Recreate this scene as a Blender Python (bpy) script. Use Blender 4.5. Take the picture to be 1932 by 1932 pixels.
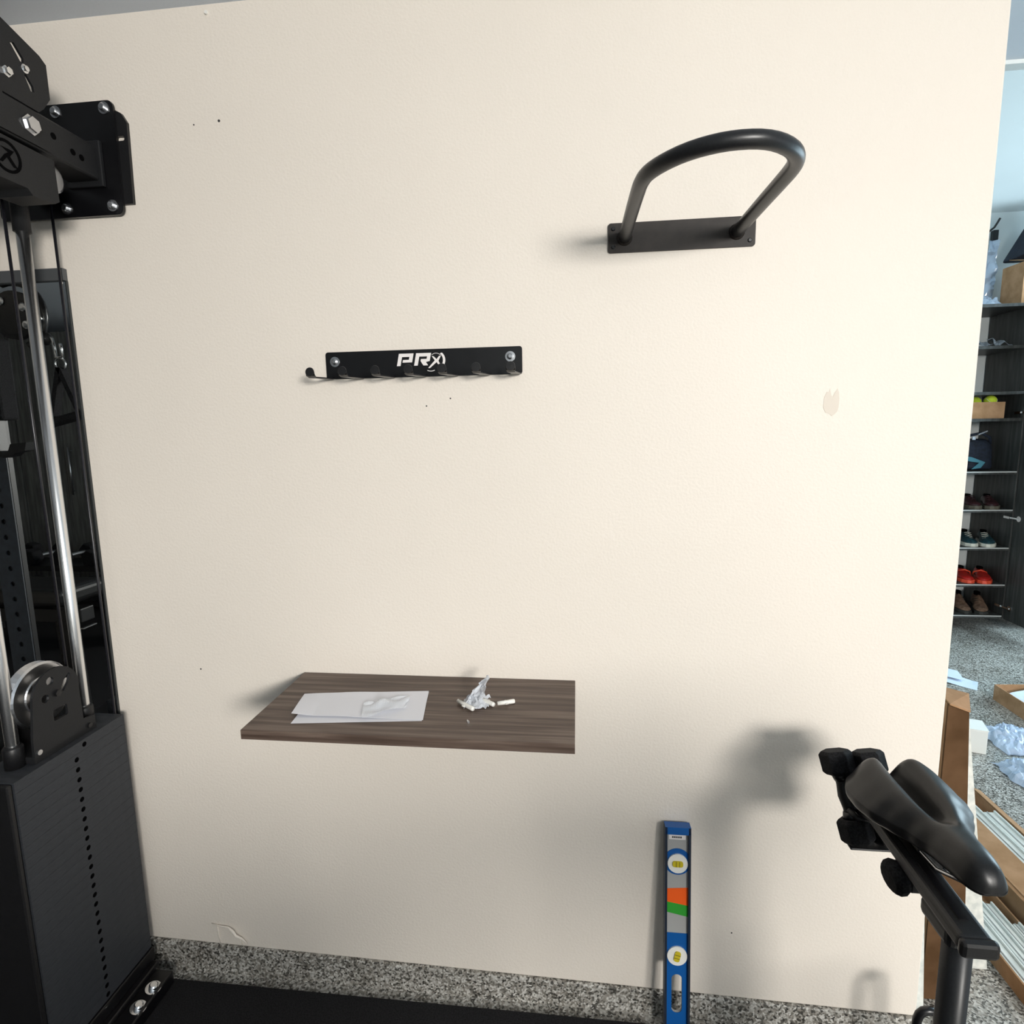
import bpy, bmesh, math, random
from mathutils import Vector, Matrix, noise
random.seed(7)
for _o in list(bpy.data.objects): bpy.data.objects.remove(_o)
SC = bpy.context.scene; COL = SC.collection
PI = math.pi

# ------------------------------------------------------------------ camera
cam_d = bpy.data.cameras.new('camera'); cam = bpy.data.objects.new('camera', cam_d); COL.objects.link(cam)
cam_d.sensor_fit = 'HORIZONTAL'; cam_d.sensor_width = 36.0; cam_d.lens = 36.0 * 1087.5 / 1932.0
cam_d.clip_start = 0.02; cam_d.clip_end = 100
yaw, pitch, roll = .11285, .14247, -.01771
f = Vector((-math.sin(yaw)*math.cos(pitch), math.cos(yaw)*math.cos(pitch), -math.sin(pitch)))
r = f.cross(Vector((0, 0, 1))).normalized(); u = r.cross(f)
r2 = r*math.cos(roll) + u*math.sin(roll); u2 = u*math.cos(roll) - r*math.sin(roll)
cam.matrix_world = Matrix(((r2.x, u2.x, -f.x, 0), (r2.y, u2.y, -f.y, -1.33), (r2.z, u2.z, -f.z, 1.5), (0, 0, 0, 1)))
SC.camera = cam

# ------------------------------------------------------------------ light and exposure
SC.view_settings.view_transform = 'Standard'; SC.view_settings.look = 'None'
SC.view_settings.exposure = 0.07; SC.view_settings.gamma = 1.0; SC.view_settings.use_curve_mapping = False
W = bpy.data.worlds.new('sky'); SC.world = W; W.use_nodes = True
W.node_tree.nodes['Background'].inputs[0].default_value = (.62, .80, 1.0, 1)
W.node_tree.nodes['Background'].inputs[1].default_value = .35

def area(name, loc, target, sx, sy, power, col):
    l = bpy.data.lights.new(name, 'AREA'); l.shape = 'RECTANGLE'; l.size = sx; l.size_y = sy
    l.energy = power; l.color = col
    o = bpy.data.objects.new(name, l); COL.objects.link(o); o.location = loc
    o.rotation_euler = (Vector(target) - Vector(loc)).to_track_quat('-Z', 'Y').to_euler()
    return o
# daylight through the high window in the wall behind the camera
area('daylight_window', (1.75, -4.0, 2.00), (-1.1, 0, -1.9), 1.2, .72, 186, (1.0, .965, .91))
# daylight through the big open garage door on the right
area('daylight_door', (4.15, -1.9, 1.10), (0, -.2, .2), 3.2, 1.9, 11, (.96, .985, .97))
# bluish daylight through the door of the second bay
area('daylight_side', (4.15, 1.7, 1.6), (2.4, 2.6, 1.2), 2.0, 2.2, 112, (.66, .88, 1.0))

# ------------------------------------------------------------------ materials
def mat(name, col, rough=.5, metal=0., spec=.5, **k):
    m = bpy.data.materials.new(name); m.use_nodes = True
    b = m.node_tree.nodes['Principled BSDF']
    b.inputs['Base Color'].default_value = (*col, 1); b.inputs['Roughness'].default_value = rough
    b.inputs['Metallic'].default_value = metal; b.inputs['Specular IOR Level'].default_value = spec
    for kk, v in k.items(): b.inputs[kk.replace('_', ' ')].default_value = v
    return m
def N(m, t, **k):
    n = m.node_tree.nodes.new(t)
    for a, v in k.items(): setattr(n, a, v)
    return n
def L(m, a, b): m.node_tree.links.new(a, b)
def tex(m, scale=(1, 1, 1)):
    t = N(m, 'ShaderNodeTexCoord'); mp = N(m, 'ShaderNodeMapping'); mp.inputs['Scale'].default_value = scale
    L(m, t.outputs['Object'], mp.inputs['Vector']); return mp.outputs['Vector']
def ramp(m, fac, stops):
    r_ = N(m, 'ShaderNodeValToRGB'); e = r_.color_ramp.elements
    while len(e) < len(stops): e.new(.5)
    for i, (p, c) in enumerate(stops): e[i].position = p; e[i].color = (*c, 1)
    L(m, fac, r_.inputs['Fac']); return r_.outputs['Color']
def bump(m, h, strength, dist):
    b = N(m, 'ShaderNodeBump'); b.inputs['Strength'].default_value = strength; b.inputs['Distance'].default_value = dist
    L(m, h, b.inputs['Height']); L(m, b.outputs['Normal'], m.node_tree.nodes['Principled BSDF'].inputs['Normal'])
def noisy(m, scale, c1, c2, detail=4, sc=(1, 1, 1), lo=.35, hi=.65, b=None):
    v = tex(m, sc); n = N(m, 'ShaderNodeTexNoise'); n.inputs['Scale'].default_value = scale; n.inputs['Detail'].default_value = detail
    L(m, v, n.inputs['Vector'])
    L(m, ramp(m, n.outputs['Fac'], [(lo, c1), (hi, c2)]), m.node_tree.nodes['Principled BSDF'].inputs['Base Color'])
    if b: bump(m, n.outputs['Fac'], *b)
    return m

def paint(name, c, rough=.55, tint=.97):
    m = mat(name, c, rough, spec=.3)
    v = tex(m)
    n = N(m, 'ShaderNodeTexNoise'); n.inputs['Scale'].default_value = 170; n.inputs['Detail'].default_value = 3
    L(m, v, n.inputs['Vector'])
    n2 = N(m, 'ShaderNodeTexNoise'); n2.inputs['Scale'].default_value = 2.2; n2.inputs['Detail'].default_value = 5
    L(m, v, n2.inputs['Vector'])
    L(m, ramp(m, n2.outputs['Fac'], [(.3, tuple(q*tint for q in c)), (.7, c)]), m.node_tree.nodes['Principled BSDF'].inputs['Base Color'])
    bump(m, n.outputs['Fac'], .30, .0020)
    return m
M_WALL = paint('cream_wall_paint', (.83, .765, .685))
M_CEIL = paint('ceiling_paint', (.70, .76, .84))
M_BAYWALL = paint('white_wall_paint', (.80, .84, .84))
def speckle(name):
    m = mat(name, (.4, .4, .38), .32, spec=.5)
    v = tex(m); vo = N(m, 'ShaderNodeTexVoronoi'); vo.inputs['Scale'].default_value = 210
    L(m, v, vo.inputs['Vector'])
    sep = N(m, 'ShaderNodeSeparateColor'); L(m, vo.outputs['Color'], sep.inputs[0])
    c = ramp(m, sep.outputs[0], [(0, (.035, .033, .03)), (.2, (.13, .125, .11)), (.45, (.30, .28, .245)), (.7, (.42, .41, .38)), (1, (.66, .65, .61))])
    n = N(m, 'ShaderNodeTexNoise'); n.inputs['Scale'].default_value = 9; L(m, v, n.inputs['Vector'])
    mx = N(m, 'ShaderNodeMix', data_type='RGBA', blend_type='MULTIPLY'); mx.inputs['Factor'].default_value = .6
    L(m, c, mx.inputs['A']); L(m, ramp(m, n.outputs['Fac'], [(.3, (.6, .58, .55)), (.6, (1, 1, 1))]), mx.inputs['B'])
    L(m, mx.outputs['Result'], m.node_tree.nodes['Principled BSDF'].inputs['Base Color'])
    bump(m, sep.outputs[1], .25, .002)
    return m
M_EPOXY = speckle('speckled_epoxy')
M_RUBBER = noisy(mat('black_rubber', (.006, .006, .008), .85, spec=.25), 300, (.004, .004, .005), (.016, .016, .018), b=(.5, .001))
M_BLACK = noisy(mat('black_powder_coat', (.008, .008, .009), .42, spec=.45), 400, (.006, .006, .007), (.011, .011, .012), b=(.12, .0004))
M_BLACKG = mat('gloss_black_steel', (.004, .004, .005), .3)
M_GREYST = noisy(mat('textured_dark_grey_steel', (.012, .0125, .014), .5, spec=.3), 500, (.010, .0105, .012), (.0145, .015, .0165), b=(.15, .0004))
M_BRONZE = noisy(mat('dark_bronze_steel', (.022, .018, .015), .5, spec=.3), 40, (.019, .0155, .0135), (.028, .023, .02))
M_TUBE = noisy(mat('satin_black_tube', (.01, .0105, .012), .36, spec=.5), 300, (.009, .0095, .011), (.013, .0135, .015))
M_HOLE = mat('dark_recess', (.0015, .0015, .0018), .9, spec=.05)
M_CHROME = mat('chrome', (.78, .79, .80), .13, metal=1)
M_ROD = mat('polished_rod_steel', (.92, .93, .94), .27, metal=1)
M_ZINC = mat('zinc_plated', (.60, .61, .63), .28, metal=1)
M_CABLE = mat('black_coated_cable', (.012, .012, .016), .3)
M_PLATE = noisy(mat('slate_grey_weight', (.028, .031, .037), .55, spec=.35), 30, (.023, .026, .031), (.035, .038, .044), sc=(1, 3, 30))
M_MIRROR = mat('mirror_silvering', (.80, .83, .83), .01, metal=1)
M_EDGE = mat('dark_mirror_edge', (.03, .034, .036), .25)
M_RAIL = mat('brushed_grey_rail', (.10, .105, .11), .45, metal=.3)
def wood(name, c1, c2, c3, sc=(1.6, 34, 34), scale=2.4):
    m = mat(name, c2, .45, spec=.35); v = tex(m, sc)
    n = N(m, 'ShaderNodeTexNoise'); n.inputs['Scale'].default_value = scale; n.inputs['Detail'].default_value = 8; n.inputs['Distortion'].default_value = .25
    L(m, v, n.inputs['Vector'])
    L(m, ramp(m, n.outputs['Fac'], [(.37, c1), (.5, c2), (.64, c3)]), m.node_tree.nodes['Principled BSDF'].inputs['Base Color'])
    bump(m, n.outputs['Fac'], .08, .0006); return m
M_SHELF = wood('grey_brown_wood_laminate', (.070, .047, .036), (.108, .076, .060), (.165, .122, .098))
M_CAB = wood('dark_grey_laminate', (.032, .032, .030), (.046, .046, .043), (.066, .066, .062), sc=(20, 20, 1.5))
M_CAB2 = wood('grey_laminate', (.10, .10, .095), (.14, .14, .132), (.19, .19, .18), sc=(20, 20, 1.5))
M_EDGEBAND = mat('pale_lit_edge_banding', (.50, .50, .48), .4)  # pale banding, lightened further for the light on the lower shelf edges
M_PAPER = mat('white_paper', (.78, .79, .84), .6)
M_PAPERF = mat('foil_white_sheet', (.68, .76, .88), .35)
M_WHITE = mat('white_nylon', (.86, .85, .80), .4)
M_VINYL = noisy(mat('white_vinyl', (.74, .76, .72), .4), 12, (.60, .63, .60), (.82, .83, .78), sc=(4, 1, 4))
M_CARD = noisy(mat('cardboard', (.40, .23, .12), .8, spec=.15), 14, (.34, .19, .095), (.46, .27, .15))
M_CARDSHADE = noisy(mat('scrap_and_shaded_cardboard', (.10, .056, .028), .85, spec=.1), 10, (.080, .042, .019), (.13, .072, .037))  # brown of the scraps, also the shade painted on the tall box front
M_CLEAR = mat('clear_film', (.9, .93, .96), .08, spec=.7)
def film(name, amt, col=(.9, .94, 1)):
    m = mat(name, col, .12, spec=.9); t = N(m, 'ShaderNodeBsdfTransparent'); mx = N(m, 'ShaderNodeMixShader'); mx.inputs[0].default_value = amt
    o = m.node_tree.nodes['Material Output']; b = m.node_tree.nodes['Principled BSDF']
    L(m, t.outputs[0], mx.inputs[1]); L(m, b.outputs[0], mx.inputs[2]); L(m, mx.outputs[0], o.inputs[0]); return m
M_FILM = film('clear_plastic_film', .45)
M_FILM2 = film('bluish_plastic_film', .62, (.62, .74, .92))
M_SADDLE = noisy(mat('matte_black_vinyl', (.007, .007, .0075), .34, spec=.45), 500, (.006, .006, .0065), (.009, .009, .0095), b=(.12, .0004))
M_BLUE = mat('level_blue', (.006, .10, .36), .35)
M_LGREY = mat('level_grey_web', (.40, .40, .39), .4)
M_FLANGE = mat('level_dark_flange', (.04, .055, .085), .35, metal=.5)
M_ORANGE = mat('orange_paint', (.95, .12, .008), .5)
M_GREEN = mat('green_paint', (.03, .34, .03), .5)
M_VIAL = mat('yellow_vial', (.62, .50, .03), .2)
M_VIALD = mat('vial_line', (.12, .09, .01), .4)
M_LETTER = mat('letter_white', (.86, .82, .80), .5)
M_INK = mat('black_ink', (.03, .03, .03), .6)
M_PATCH = mat('beige_filler', (.73, .66, .575), .75)
M_NAVY = noisy(mat('navy_cloth', (.006, .010, .022), .8), 60, (.004, .007, .015), (.010, .016, .034))
M_TEAL = mat('teal_print', (.05, .20, .26), .6)
M_MAROON = noisy(mat('maroon_leather', (.035, .008, .010), .5), 40, (.025, .006, .008), (.05, .012, .014))
M_DTEAL = noisy(mat('dark_teal_mesh', (.006, .035, .045), .6), 60, (.004, .022, .032), (.012, .06, .07))
M_RED = mat('red_foam', (.42, .014, .010), .45)
M_ORED = mat('orange_red_strap', (.75, .08, .035), .45)
M_BROWN = noisy(mat('brown_suede', (.16, .09, .055), .8), 50, (.11, .06, .035), (.22, .13, .085))
M_SOLED = mat('dark_sole', (.02, .02, .017), .7)
M_SOLEW = mat('white_sole', (.62, .60, .52), .6)
M_SOLEM = mat('grey_brown_sole', (.10, .085, .06), .7)
M_TENNIS = noisy(mat('tennis_felt', (.55, .68, .03), .9), 300, (.48, .62, .02), (.66, .78, .06), b=(.6, .002))
M_PRINTG = mat('green_print', (.12, .22, .06), .7)
M_SILVER = mat('silver_pack', (.40, .42, .46), .3, metal=.5)

# ------------------------------------------------------------------ geometry helpers
ORG = {}
def thing(name, label, cat, loc=(0, 0, 0), group=None, rotz=0):
    o = bpy.data.objects.new(name, None); COL.objects.link(o); o.empty_display_size = .05
    o.location = loc; o['label'] = label; o['category'] = cat
    if group: o['group'] = group
    ORG[o.name] = Vector(loc); return o
def tag(o, label, cat, group=None, kind=None):
    if label: o['label'] = label
    if cat: o['category'] = cat
    if group: o['group'] = group
    if kind: o['kind'] = kind
    return o
def origin(parent, org=None):
    if parent is None: return Vector(org) if org else None
    p = parent
    while p.parent: p = p.parent
    return ORG.get(p.name, Vector((0, 0, 0)))
def O(name, bm, m, parent=None, smooth=False, bevel=0, org=None, sub=0, label=None, seg=2):
    """link a bmesh given in world coordinates as one mesh object"""
    if isinstance(bm, bpy.types.Mesh): me = bm
    else:
        bmesh.ops.recalc_face_normals(bm, faces=bm.faces)
        me = bpy.data.meshes.new(name); bm.to_mesh(me); bm.free()
    og = origin(parent, org)
    if parent is None and og is None:
        xs = [v.co for v in me.vertices]
        og = Vector(((min(v.x for v in xs)+max(v.x for v in xs))/2, (min(v.y for v in xs)+max(v.y for v in xs))/2, min(v.z for v in xs)))
    me.transform(Matrix.Translation(-og))
    for mm in (m if isinstance(m, (list, tuple)) else [m]): me.materials.append(mm)
    o = bpy.data.objects.new(name, me); COL.objects.link(o)
    if parent is None: o.location = og; ORG[o.name] = og
    else: o.parent = parent
    if smooth:
        for p in me.polygons: p.use_smooth = True
    if bevel:
        b = o.modifiers.new('bevel', 'BEVEL'); b.width = bevel; b.segments = seg; b.limit_method = 'ANGLE'; b.angle_limit = .6
    if sub:
        s = o.modifiers.new('sub', 'SUBSURF'); s.levels = sub; s.render_levels = sub
    if label: o['label'] = label
    return o
def S(name, bm, m, **k):
    o = O(name, bm, m, **k); o['kind'] = 'structure'; return o
def B(*boxes, bm=None, mi=0):
    """axis boxes: (x0,x1,y0,y1,z0,z1)"""
    bm = bm or bmesh.new()
    for x0, x1, y0, y1, z0, z1 in boxes:
        vs = [bm.verts.new((x, y, z)) for x in (x0, x1) for y in (y0, y1) for z in (z0, z1)]
        for q in ((0, 1, 3, 2), (4, 6, 7, 5), (0, 4, 5, 1), (2, 3, 7, 6), (0, 2, 6, 4), (1, 5, 7, 3)):
            fc = bm.faces.new([vs[i] for i in q]); fc.material_index = mi
    return bm
def hexa(pts, bm=None):
    """8 points: bottom quad then top quad"""
    bm = bm or bmesh.new(); vs = [bm.verts.new(p) for p in pts]
    for q in ((3, 2, 1, 0), (4, 5, 6, 7), (0, 1, 5, 4), (1, 2, 6, 5), (2, 3, 7, 6), (3, 0, 4, 7)): bm.faces.new([vs[i] for i in q])
    return bm
def beam(a, b, w, h, up=(0, 0, 1), bm=None):
    a, b = Vector(a), Vector(b); d = (b-a).normalized(); s = d.cross(Vector(up)).normalized(); n = s.cross(d)
    P = lambda c: [c - s*w/2 - n*h/2, c + s*w/2 - n*h/2, c + s*w/2 + n*h/2, c - s*w/2 + n*h/2]
    A, Bq = P(a), P(b); return hexa(A + Bq, bm)
def tube(pts, rad, seg=12, bm=None, caps=True, closed=False, flat=1.0):
    bm = bm or bmesh.new(); pts = [Vector(p) for p in pts]; n = len(pts)
    rads = rad if isinstance(rad, (list, tuple)) else [rad]*n
    rings = []; up = None
    for i, p in enumerate(pts):
        if closed: t = (pts[(i+1) % n]-pts[i-1]).normalized()
        else: t = (pts[min(i+1, n-1)]-pts[max(i-1, 0)]).normalized()
        if up is None:
            up = t.cross(Vector((0, 0, 1)));
            if up.length < .1: up = t.cross(Vector((0, 1, 0)))
            up.normalize()
        up = (up - t*up.dot(t)).normalized(); w = t.cross(up)
        rings.append([bm.verts.new(p + (up*math.cos(2*PI*k/seg) + w*math.sin(2*PI*k/seg)*flat)*rads[i]) for k in range(seg)])
    m = n if closed else n-1
    for i in range(m):
        a, b = rings[i], rings[(i+1) % n]
        for k in range(seg): bm.faces.new((a[k], a[(k+1) % seg], b[(k+1) % seg], b[k]))
    if caps and not closed: bm.faces.new(rings[0][::-1]); bm.faces.new(rings[-1])
    return bm
def cyl(a, b, r0, r1=None, seg=20, bm=None):
    return tube([a, b], [r0, r0 if r1 is None else r1], seg, bm)
def lathe(prof, centre, axis, seg=24, bm=None):
    """prof: list of (radius, offset along axis)"""
    bm = bm or bmesh.new(); axis = Vector(axis).normalized(); c = Vector(centre)
    s = axis.orthogonal().normalized(); t = axis.cross(s); rings = []
    for rr, h in prof:
        if rr < 1e-6: rings.append([bm.verts.new(c + axis*h)])
        else: rings.append([bm.verts.new(c + axis*h + (s*math.cos(2*PI*k/seg)+t*math.sin(2*PI*k/seg))*rr) for k in range(seg)])
    for a, b in zip(rings, rings[1:]):
        for k in range(seg):
            k2 = (k+1) % seg
            if len(a) == 1 and len(b) == 1: continue
            if len(a) == 1: bm.faces.new((a[0], b[k], b[k2]))
            elif len(b) == 1: bm.faces.new((a[k], a[k2], b[0]))
            else: bm.faces.new((a[k], a[k2], b[k2], b[k]))
    return bm
def dome(c, axis, rad, h, seg=16):
    return lathe([(rad, 0), (rad, h*.45), (rad*.8, h*.8), (rad*.4, h), (0, h)], c, axis, seg)
WALLM = lambda y: Matrix(((1, 0, 0, 0), (0, 0, -1, y), (0, 1, 0, 0), (0, 0, 0, 1)))     # local x->X, y->Z, z->-Y
SIDEM = lambda x: Matrix(((0, 0, 1, x), (1, 0, 0, 0), (0, 1, 0, 0), (0, 0, 0, 1)))       # local x->Y, y->Z, z->+X
def plate(outer, holes, t, M, bev=0.0):
    """flat plate with real holes; its back lies at local z=0, thickness t"""
    cu = bpy.data.curves.new('tmp', 'CURVE'); cu.dimensions = '2D'; cu.fill_mode = 'BOTH'; cu.extrude = t/2 - bev
    cu.bevel_depth = bev; cu.bevel_resolution = 1
    if bev: cu.offset = -bev
    for loop in [outer] + list(holes):
        sp = cu.splines.new('POLY'); sp.points.add(len(loop)-1); sp.use_cyclic_u = True
        for i, (x, y) in enumerate(loop): sp.points[i].co = (x, y, 0, 1)
    o = bpy.data.objects.new('tmp', cu); COL.objects.link(o); bpy.context.view_layer.update()
    me = bpy.data.meshes.new_from_object(o.evaluated_get(bpy.context.evaluated_depsgraph_get()))
    bpy.data.objects.remove(o); bpy.data.curves.remove(cu)
    me.materials.clear(); me.transform(M @ Matrix.Translation((0, 0, t/2)))
    for p in me.polygons: p.use_smooth = False
    return me
def rrect(x0, x1, y0, y1, r, n=5):
    out = []
    for cx, cy, a0 in ((x1-r, y1-r, 0), (x0+r, y1-r, PI/2), (x0+r, y0+r, PI), (x1-r, y0+r, 1.5*PI)):
        for i in range(n+1):
            a = a0 + PI/2*i/n; out.append((cx+r*math.cos(a), cy+r*math.sin(a)))
    return out
def circ(cx, cy, r, n=20, a0=0, a1=2*PI):
    full = abs(a1-a0) > 6.2
    return [(cx+r*math.cos(a0+(a1-a0)*i/(n if full else n-1)), cy+r*math.sin(a0+(a1-a0)*i/(n if full else n-1))) for i in range(n)]
def sheet(p, nx, ny, amp, m, name, parent=None, thick=.0006, freq=9., seed=0., fold=None, **k):
    """crumpled sheet between four corner points"""
    bm = bmesh.new(); p = [Vector(q) for q in p]; nrm = (p[1]-p[0]).cross(p[3]-p[0]).normalized(); g = []
    for j in range(ny+1):
        row = []
        for i in range(nx+1):
            a, b = i/nx, j/ny
            q = (p[0]*(1-a)+p[1]*a)*(1-b) + (p[3]*(1-a)+p[2]*a)*b
            q = q + nrm*amp*(abs(noise.noise(Vector((q.x*freq+seed, q.y*freq, q.z*freq+seed)))) * 2)
            if fold: q = fold(q, a, b)
            row.append(bm.verts.new(q))
        g.append(row)
    for j in range(ny):
        for i in range(nx): bm.faces.new((g[j][i], g[j][i+1], g[j+1][i+1], g[j+1][i]))
    o = O(name, bm, m, parent, **k)
    s = o.modifiers.new('thick', 'SOLIDIFY'); s.thickness = thick; s.offset = 1
    return o
def copy_tree(o, parent=None):
    c = o.copy(); COL.objects.link(c)
    if parent: c.parent = parent
    for ch in list(o.children): copy_tree(ch, c)
    return c

# ------------------------------------------------------------------ the setting
cz = lambda x: .0642 - .0182*x                       # top of the concrete curb falls slightly to the right
X0, X1 = -5.2, .83
S('wall_back', hexa([(X0, 0, cz(X0)), (X1, 0, cz(X1)), (X1, .14, cz(X1)), (X0, .14, cz(X0)),
                     (X0, 0, 2.46), (X1, 0, 2.46), (X1, .14, 2.46), (X0, .14, 2.46)]), M_WALL, bevel=.004)
bw = bpy.data.objects['wall_back']
S('baseboard_back', hexa([(X0, -.014, -.005), (X1, -.014, -.005), (X1, .135, -.005), (X0, .135, -.005),
                          (X0, -.008, cz(X0)), (X1, -.008, cz(X1)), (X1, .135, cz(X1)), (X0, .135, cz(X0))]), M_EPOXY, bevel=.003)
S('floor', B((-5.4, 4.4, -4.3, 3.6, -.06, 0)), M_EPOXY)
S('ceiling', B((-5.4, 4.4, -4.3, .468, 2.435, 2.50)), M_CEIL)
S('trim_1', B((-5.4, 4.4, .468, .50, 2.425, 3.06)), M_BAYWALL)
S('ceiling', B((-5.4, 4.4, .5, 3.6, 2.985, 3.05)), M_BAYWALL)
S('trim_2', B((.0, 4.3, 1.25, 1.31, 2.968, 2.984)), M_BAYWALL, bevel=.004)
S('wall_far', B((-2, 4.4, 3.45, 3.6, 0, 3.0)), M_BAYWALL)
S('wall_inner', B((-.2, -.05, .14, 3.45, 0, 2.99)), M_BAYWALL)
S('wall_left', B((-5.35, -5.2, -4.2, .14, 0, 2.44)), M_WALL)
S('wall_front', B((-5.2, 1.05, -4.2, -4.05, 0, 2.44), (2.85, 4.4, -4.2, -4.05, 0, 2.44), (1.05, 2.85, -4.2, -4.05, 2.42, 2.44), (1.05, 2.85, -4.2, -4.05, 0, 1.55)), M_BAYWALL)
S('wall_right', B((4.2, 4.35, -4.05, -3.6, 0, 2.44), (4.2, 4.35, 2.8, 3.45, 0, 2.99), (4.2, 4.35, -.25, .6, 0, 2.44), (4.2, 4.35, -3.6, -.25, 2.2, 2.44), (4.2, 4.35, .6, 2.8, 2.75, 2.99)), M_BAYWALL)

# marks on the painted wall
def wplate(name, outer, t, m, parent, y=0., holes=(), **k): return O(name, plate(outer, holes, t, WALLM(y)), m, parent, **k)
ORG['wall_back'] = bw.location.copy()
def poly(pts): return [(x, z) for x, z in pts]
wplate('filler_patch', poly([(.530, 1.556), (.535, 1.568), (.5385, 1.566), (.541, 1.574), (.5445, 1.560), (.5475, 1.557), (.551, 1.566), (.5565, 1.574), (.5595, 1.566), (.561, 1.552), (.5605, 1.536), (.5585, 1.526), (.552, 1.519), (.5475, 1.516), (.543, 1.521), (.534, 1.524), (.529, 1.535)]),
       .0006, M_PATCH, bw, label='small beige patch of filler on the cream wall')
for i, (x, z, rr) in enumerate([(-.799, 2.199, .003), (-.974, .896, .0022), (-.346, 1.557, .0018), (-.289, 1.573, .0018), (.384, .242, .002), (-.86, 2.195, .0018)]):
    wplate('nail_mark', circ(x, z, rr, 8), .0005, M_INK, bw)
wplate('nail_mark', circ(-.807, 2.418, .004, 8), .004, M_WHITE, bw, label='small white screw head high on the wall')
# curled, torn paint at the foot of the wall
bm = tube([(-1.016, -.001, .148), (-.995, -.004, .144), (-.965, -.005, .143), (-.950, -.009, .135), (-.944, -.008, .121), (-.928, -.006, .112), (-.915, -.004, .096)], [.0012, .002, .0022, .0042, .004, .003, .0015], 6)
tube([(-1.000, -.001, .146), (-.998, -.002, .11), (-.996, -.001, .085)], [.0012, .0016, .001], 5, bm)
tube([(-.938, -.001, .116), (-.934, -.002, .1), (-.930, -.001, .085)], [.001, .0016, .001], 5, bm)
O('torn_paint', bm, M_WALL, bw, smooth=True, label='torn curl of paint low on the wall')

# rubber mat
O_mat = O('rubber_mat', B((-4.9, .70, -3.6, -.046, 0, .010)), M_RUBBER, bevel=.002)
tag(O_mat, 'black rubber gym mat on the floor below the cream wall', 'mat')

# ------------------------------------------------------------------ mirror on the wall behind the cable machine
mi = thing('wall_mirror', 'tall mirror on the wall behind the cable machine', 'mirror', (-1.72, 0, .3))
O('glass', B((-2.22, -1.222, -.006, -.0005, .30, 1.872)), M_MIRROR, mi)
O('edge', B((-1.222, -1.2185, -.0065, -.0003, .30, 1.872)), M_EDGE, mi)
O('top_rail', B((-2.22, -1.2185, -.014, -.0003, 1.872, 1.900)), M_RAIL, mi, bevel=.001, label='grey metal rail along the top edge')
O('corner_clip', cyl((-1.224, -.014, 1.865), (-1.224, -.018, 1.865), .004, seg=10), M_CHROME, mi)

# ------------------------------------------------------------------ cable machine
cm = thing('cable_machine', 'black cable machine with chrome guide rods and grey weight stack left of the wall', 'gym machine', (-1.228, -.188, .01))
# wall bracket
O('wall_plate', plate(rrect(-1.36, -1.043, 2.010, 2.254, .014), [], .006, WALLM(-.008)), M_BLACKG, cm, bevel=.001)
O('backing_plate', plate([(-1.34, 2.034), (-1.022, 2.034), (-1.018, 2.208), (-1.030, 2.228), (-1.045, 2.236), (-1.34, 2.236)],
                         [rrect(-1.048, -1.0275, 2.170, 2.180, .004)], .008, WALLM(0)), M_BLACK, cm)
for x, z in ((-1.065, 2.238), (-1.186, 2.238), (-1.069, 2.030), (-1.186, 2.030)):
    bb = lathe([(.013, 0), (.013, .002), (.0085, .0021), (.0085, .007), (.006, .0095), (0, .0095)], (x, -.014, z), (0, -1, 0), 18)
    O('bolt', bb, M_ZINC, cm, smooth=False, label='zinc bolt and washer')
O('weld_flange', B((-1.170, -1.079, -.024, -.014, 2.070, 2.168)), M_GREYST, cm, bevel=.002)
# arm tube from the wall to the tower
sl = lambda y, z, a=.006, b=.004: circ(y, z, a, 12)
O('arm', B((-1.165, -1.087, -.62, -.014, 2.082, 2.156)), M_GREYST, cm, bevel=.006, seg=3)
for y, z in ((-.137, 2.124), (-.091, 2.113), (-.069, 2.111), (-.255, 2.14)):
    O('arm_hole', lathe([(.0065, 0), (.0065, .0008), (0, .0008)], (-1.087, y, z), (1, 0, 0), 14), M_HOLE, cm)
O('hex_bolt', lathe([(.019, 0), (.019, .0025), (.0145, .0026), (.0145, .011), (0, .0115)], (-1.0865, -.190, 2.120), (1, 0, 0), 6), M_ZINC, cm, label='large chrome hex bolt')
# stepped overlay on the arm (side cover)
O('arm_cover', plate([(-.62, 2.085), (-.62, 2.205), (-.30, 2.205), (-.27, 2.20), (-.252, 2.18), (-.245, 2.15), (-.232, 2.128), (-.212, 2.108), (-.185, 2.096), (-.150, 2.090), (-.150, 2.085)], [], .004, SIDEM(-1.0868)), M_GREYST, cm, bevel=.0008)
# housing under the arm with embossed ring emblem
O('housing', plate([(-.62, 1.985), (-.62, 2.076), (-.145, 2.072), (-.143, 1.992), (-.155, 1.984), (-.205, 1.982), (-.215, 1.992), (-.30, 1.992)], [], .078, SIDEM(-1.163)), M_GREYST, cm, bevel=.002)
em = O('emblem', plate(circ(-.252, 2.036, .030, 28), [circ(-.252, 2.036, .0245, 28)], .0012, SIDEM(-1.0852)), M_HOLE, cm)
O('emblem_mark', plate([(-.262, 2.050), (-.236, 2.050), (-.246, 2.037), (-.232, 2.020), (-.240, 2.020), (-.252, 2.034), (-.262, 2.022), (-.268, 2.022), (-.256, 2.038), (-.248, 2.044)], [], .0012, SIDEM(-1.0852)), M_HOLE, em)
# pulley under the arm end
O('small_pulley', lathe([(0, -.008), (.026, -.008), (.030, -.006), (.026, 0), (.030, .006), (.026, .008), (0, .008)], (-1.125, -.118, 2.052), (1, 0, 0), 22), M_ZINC, cm, smooth=False)
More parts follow.
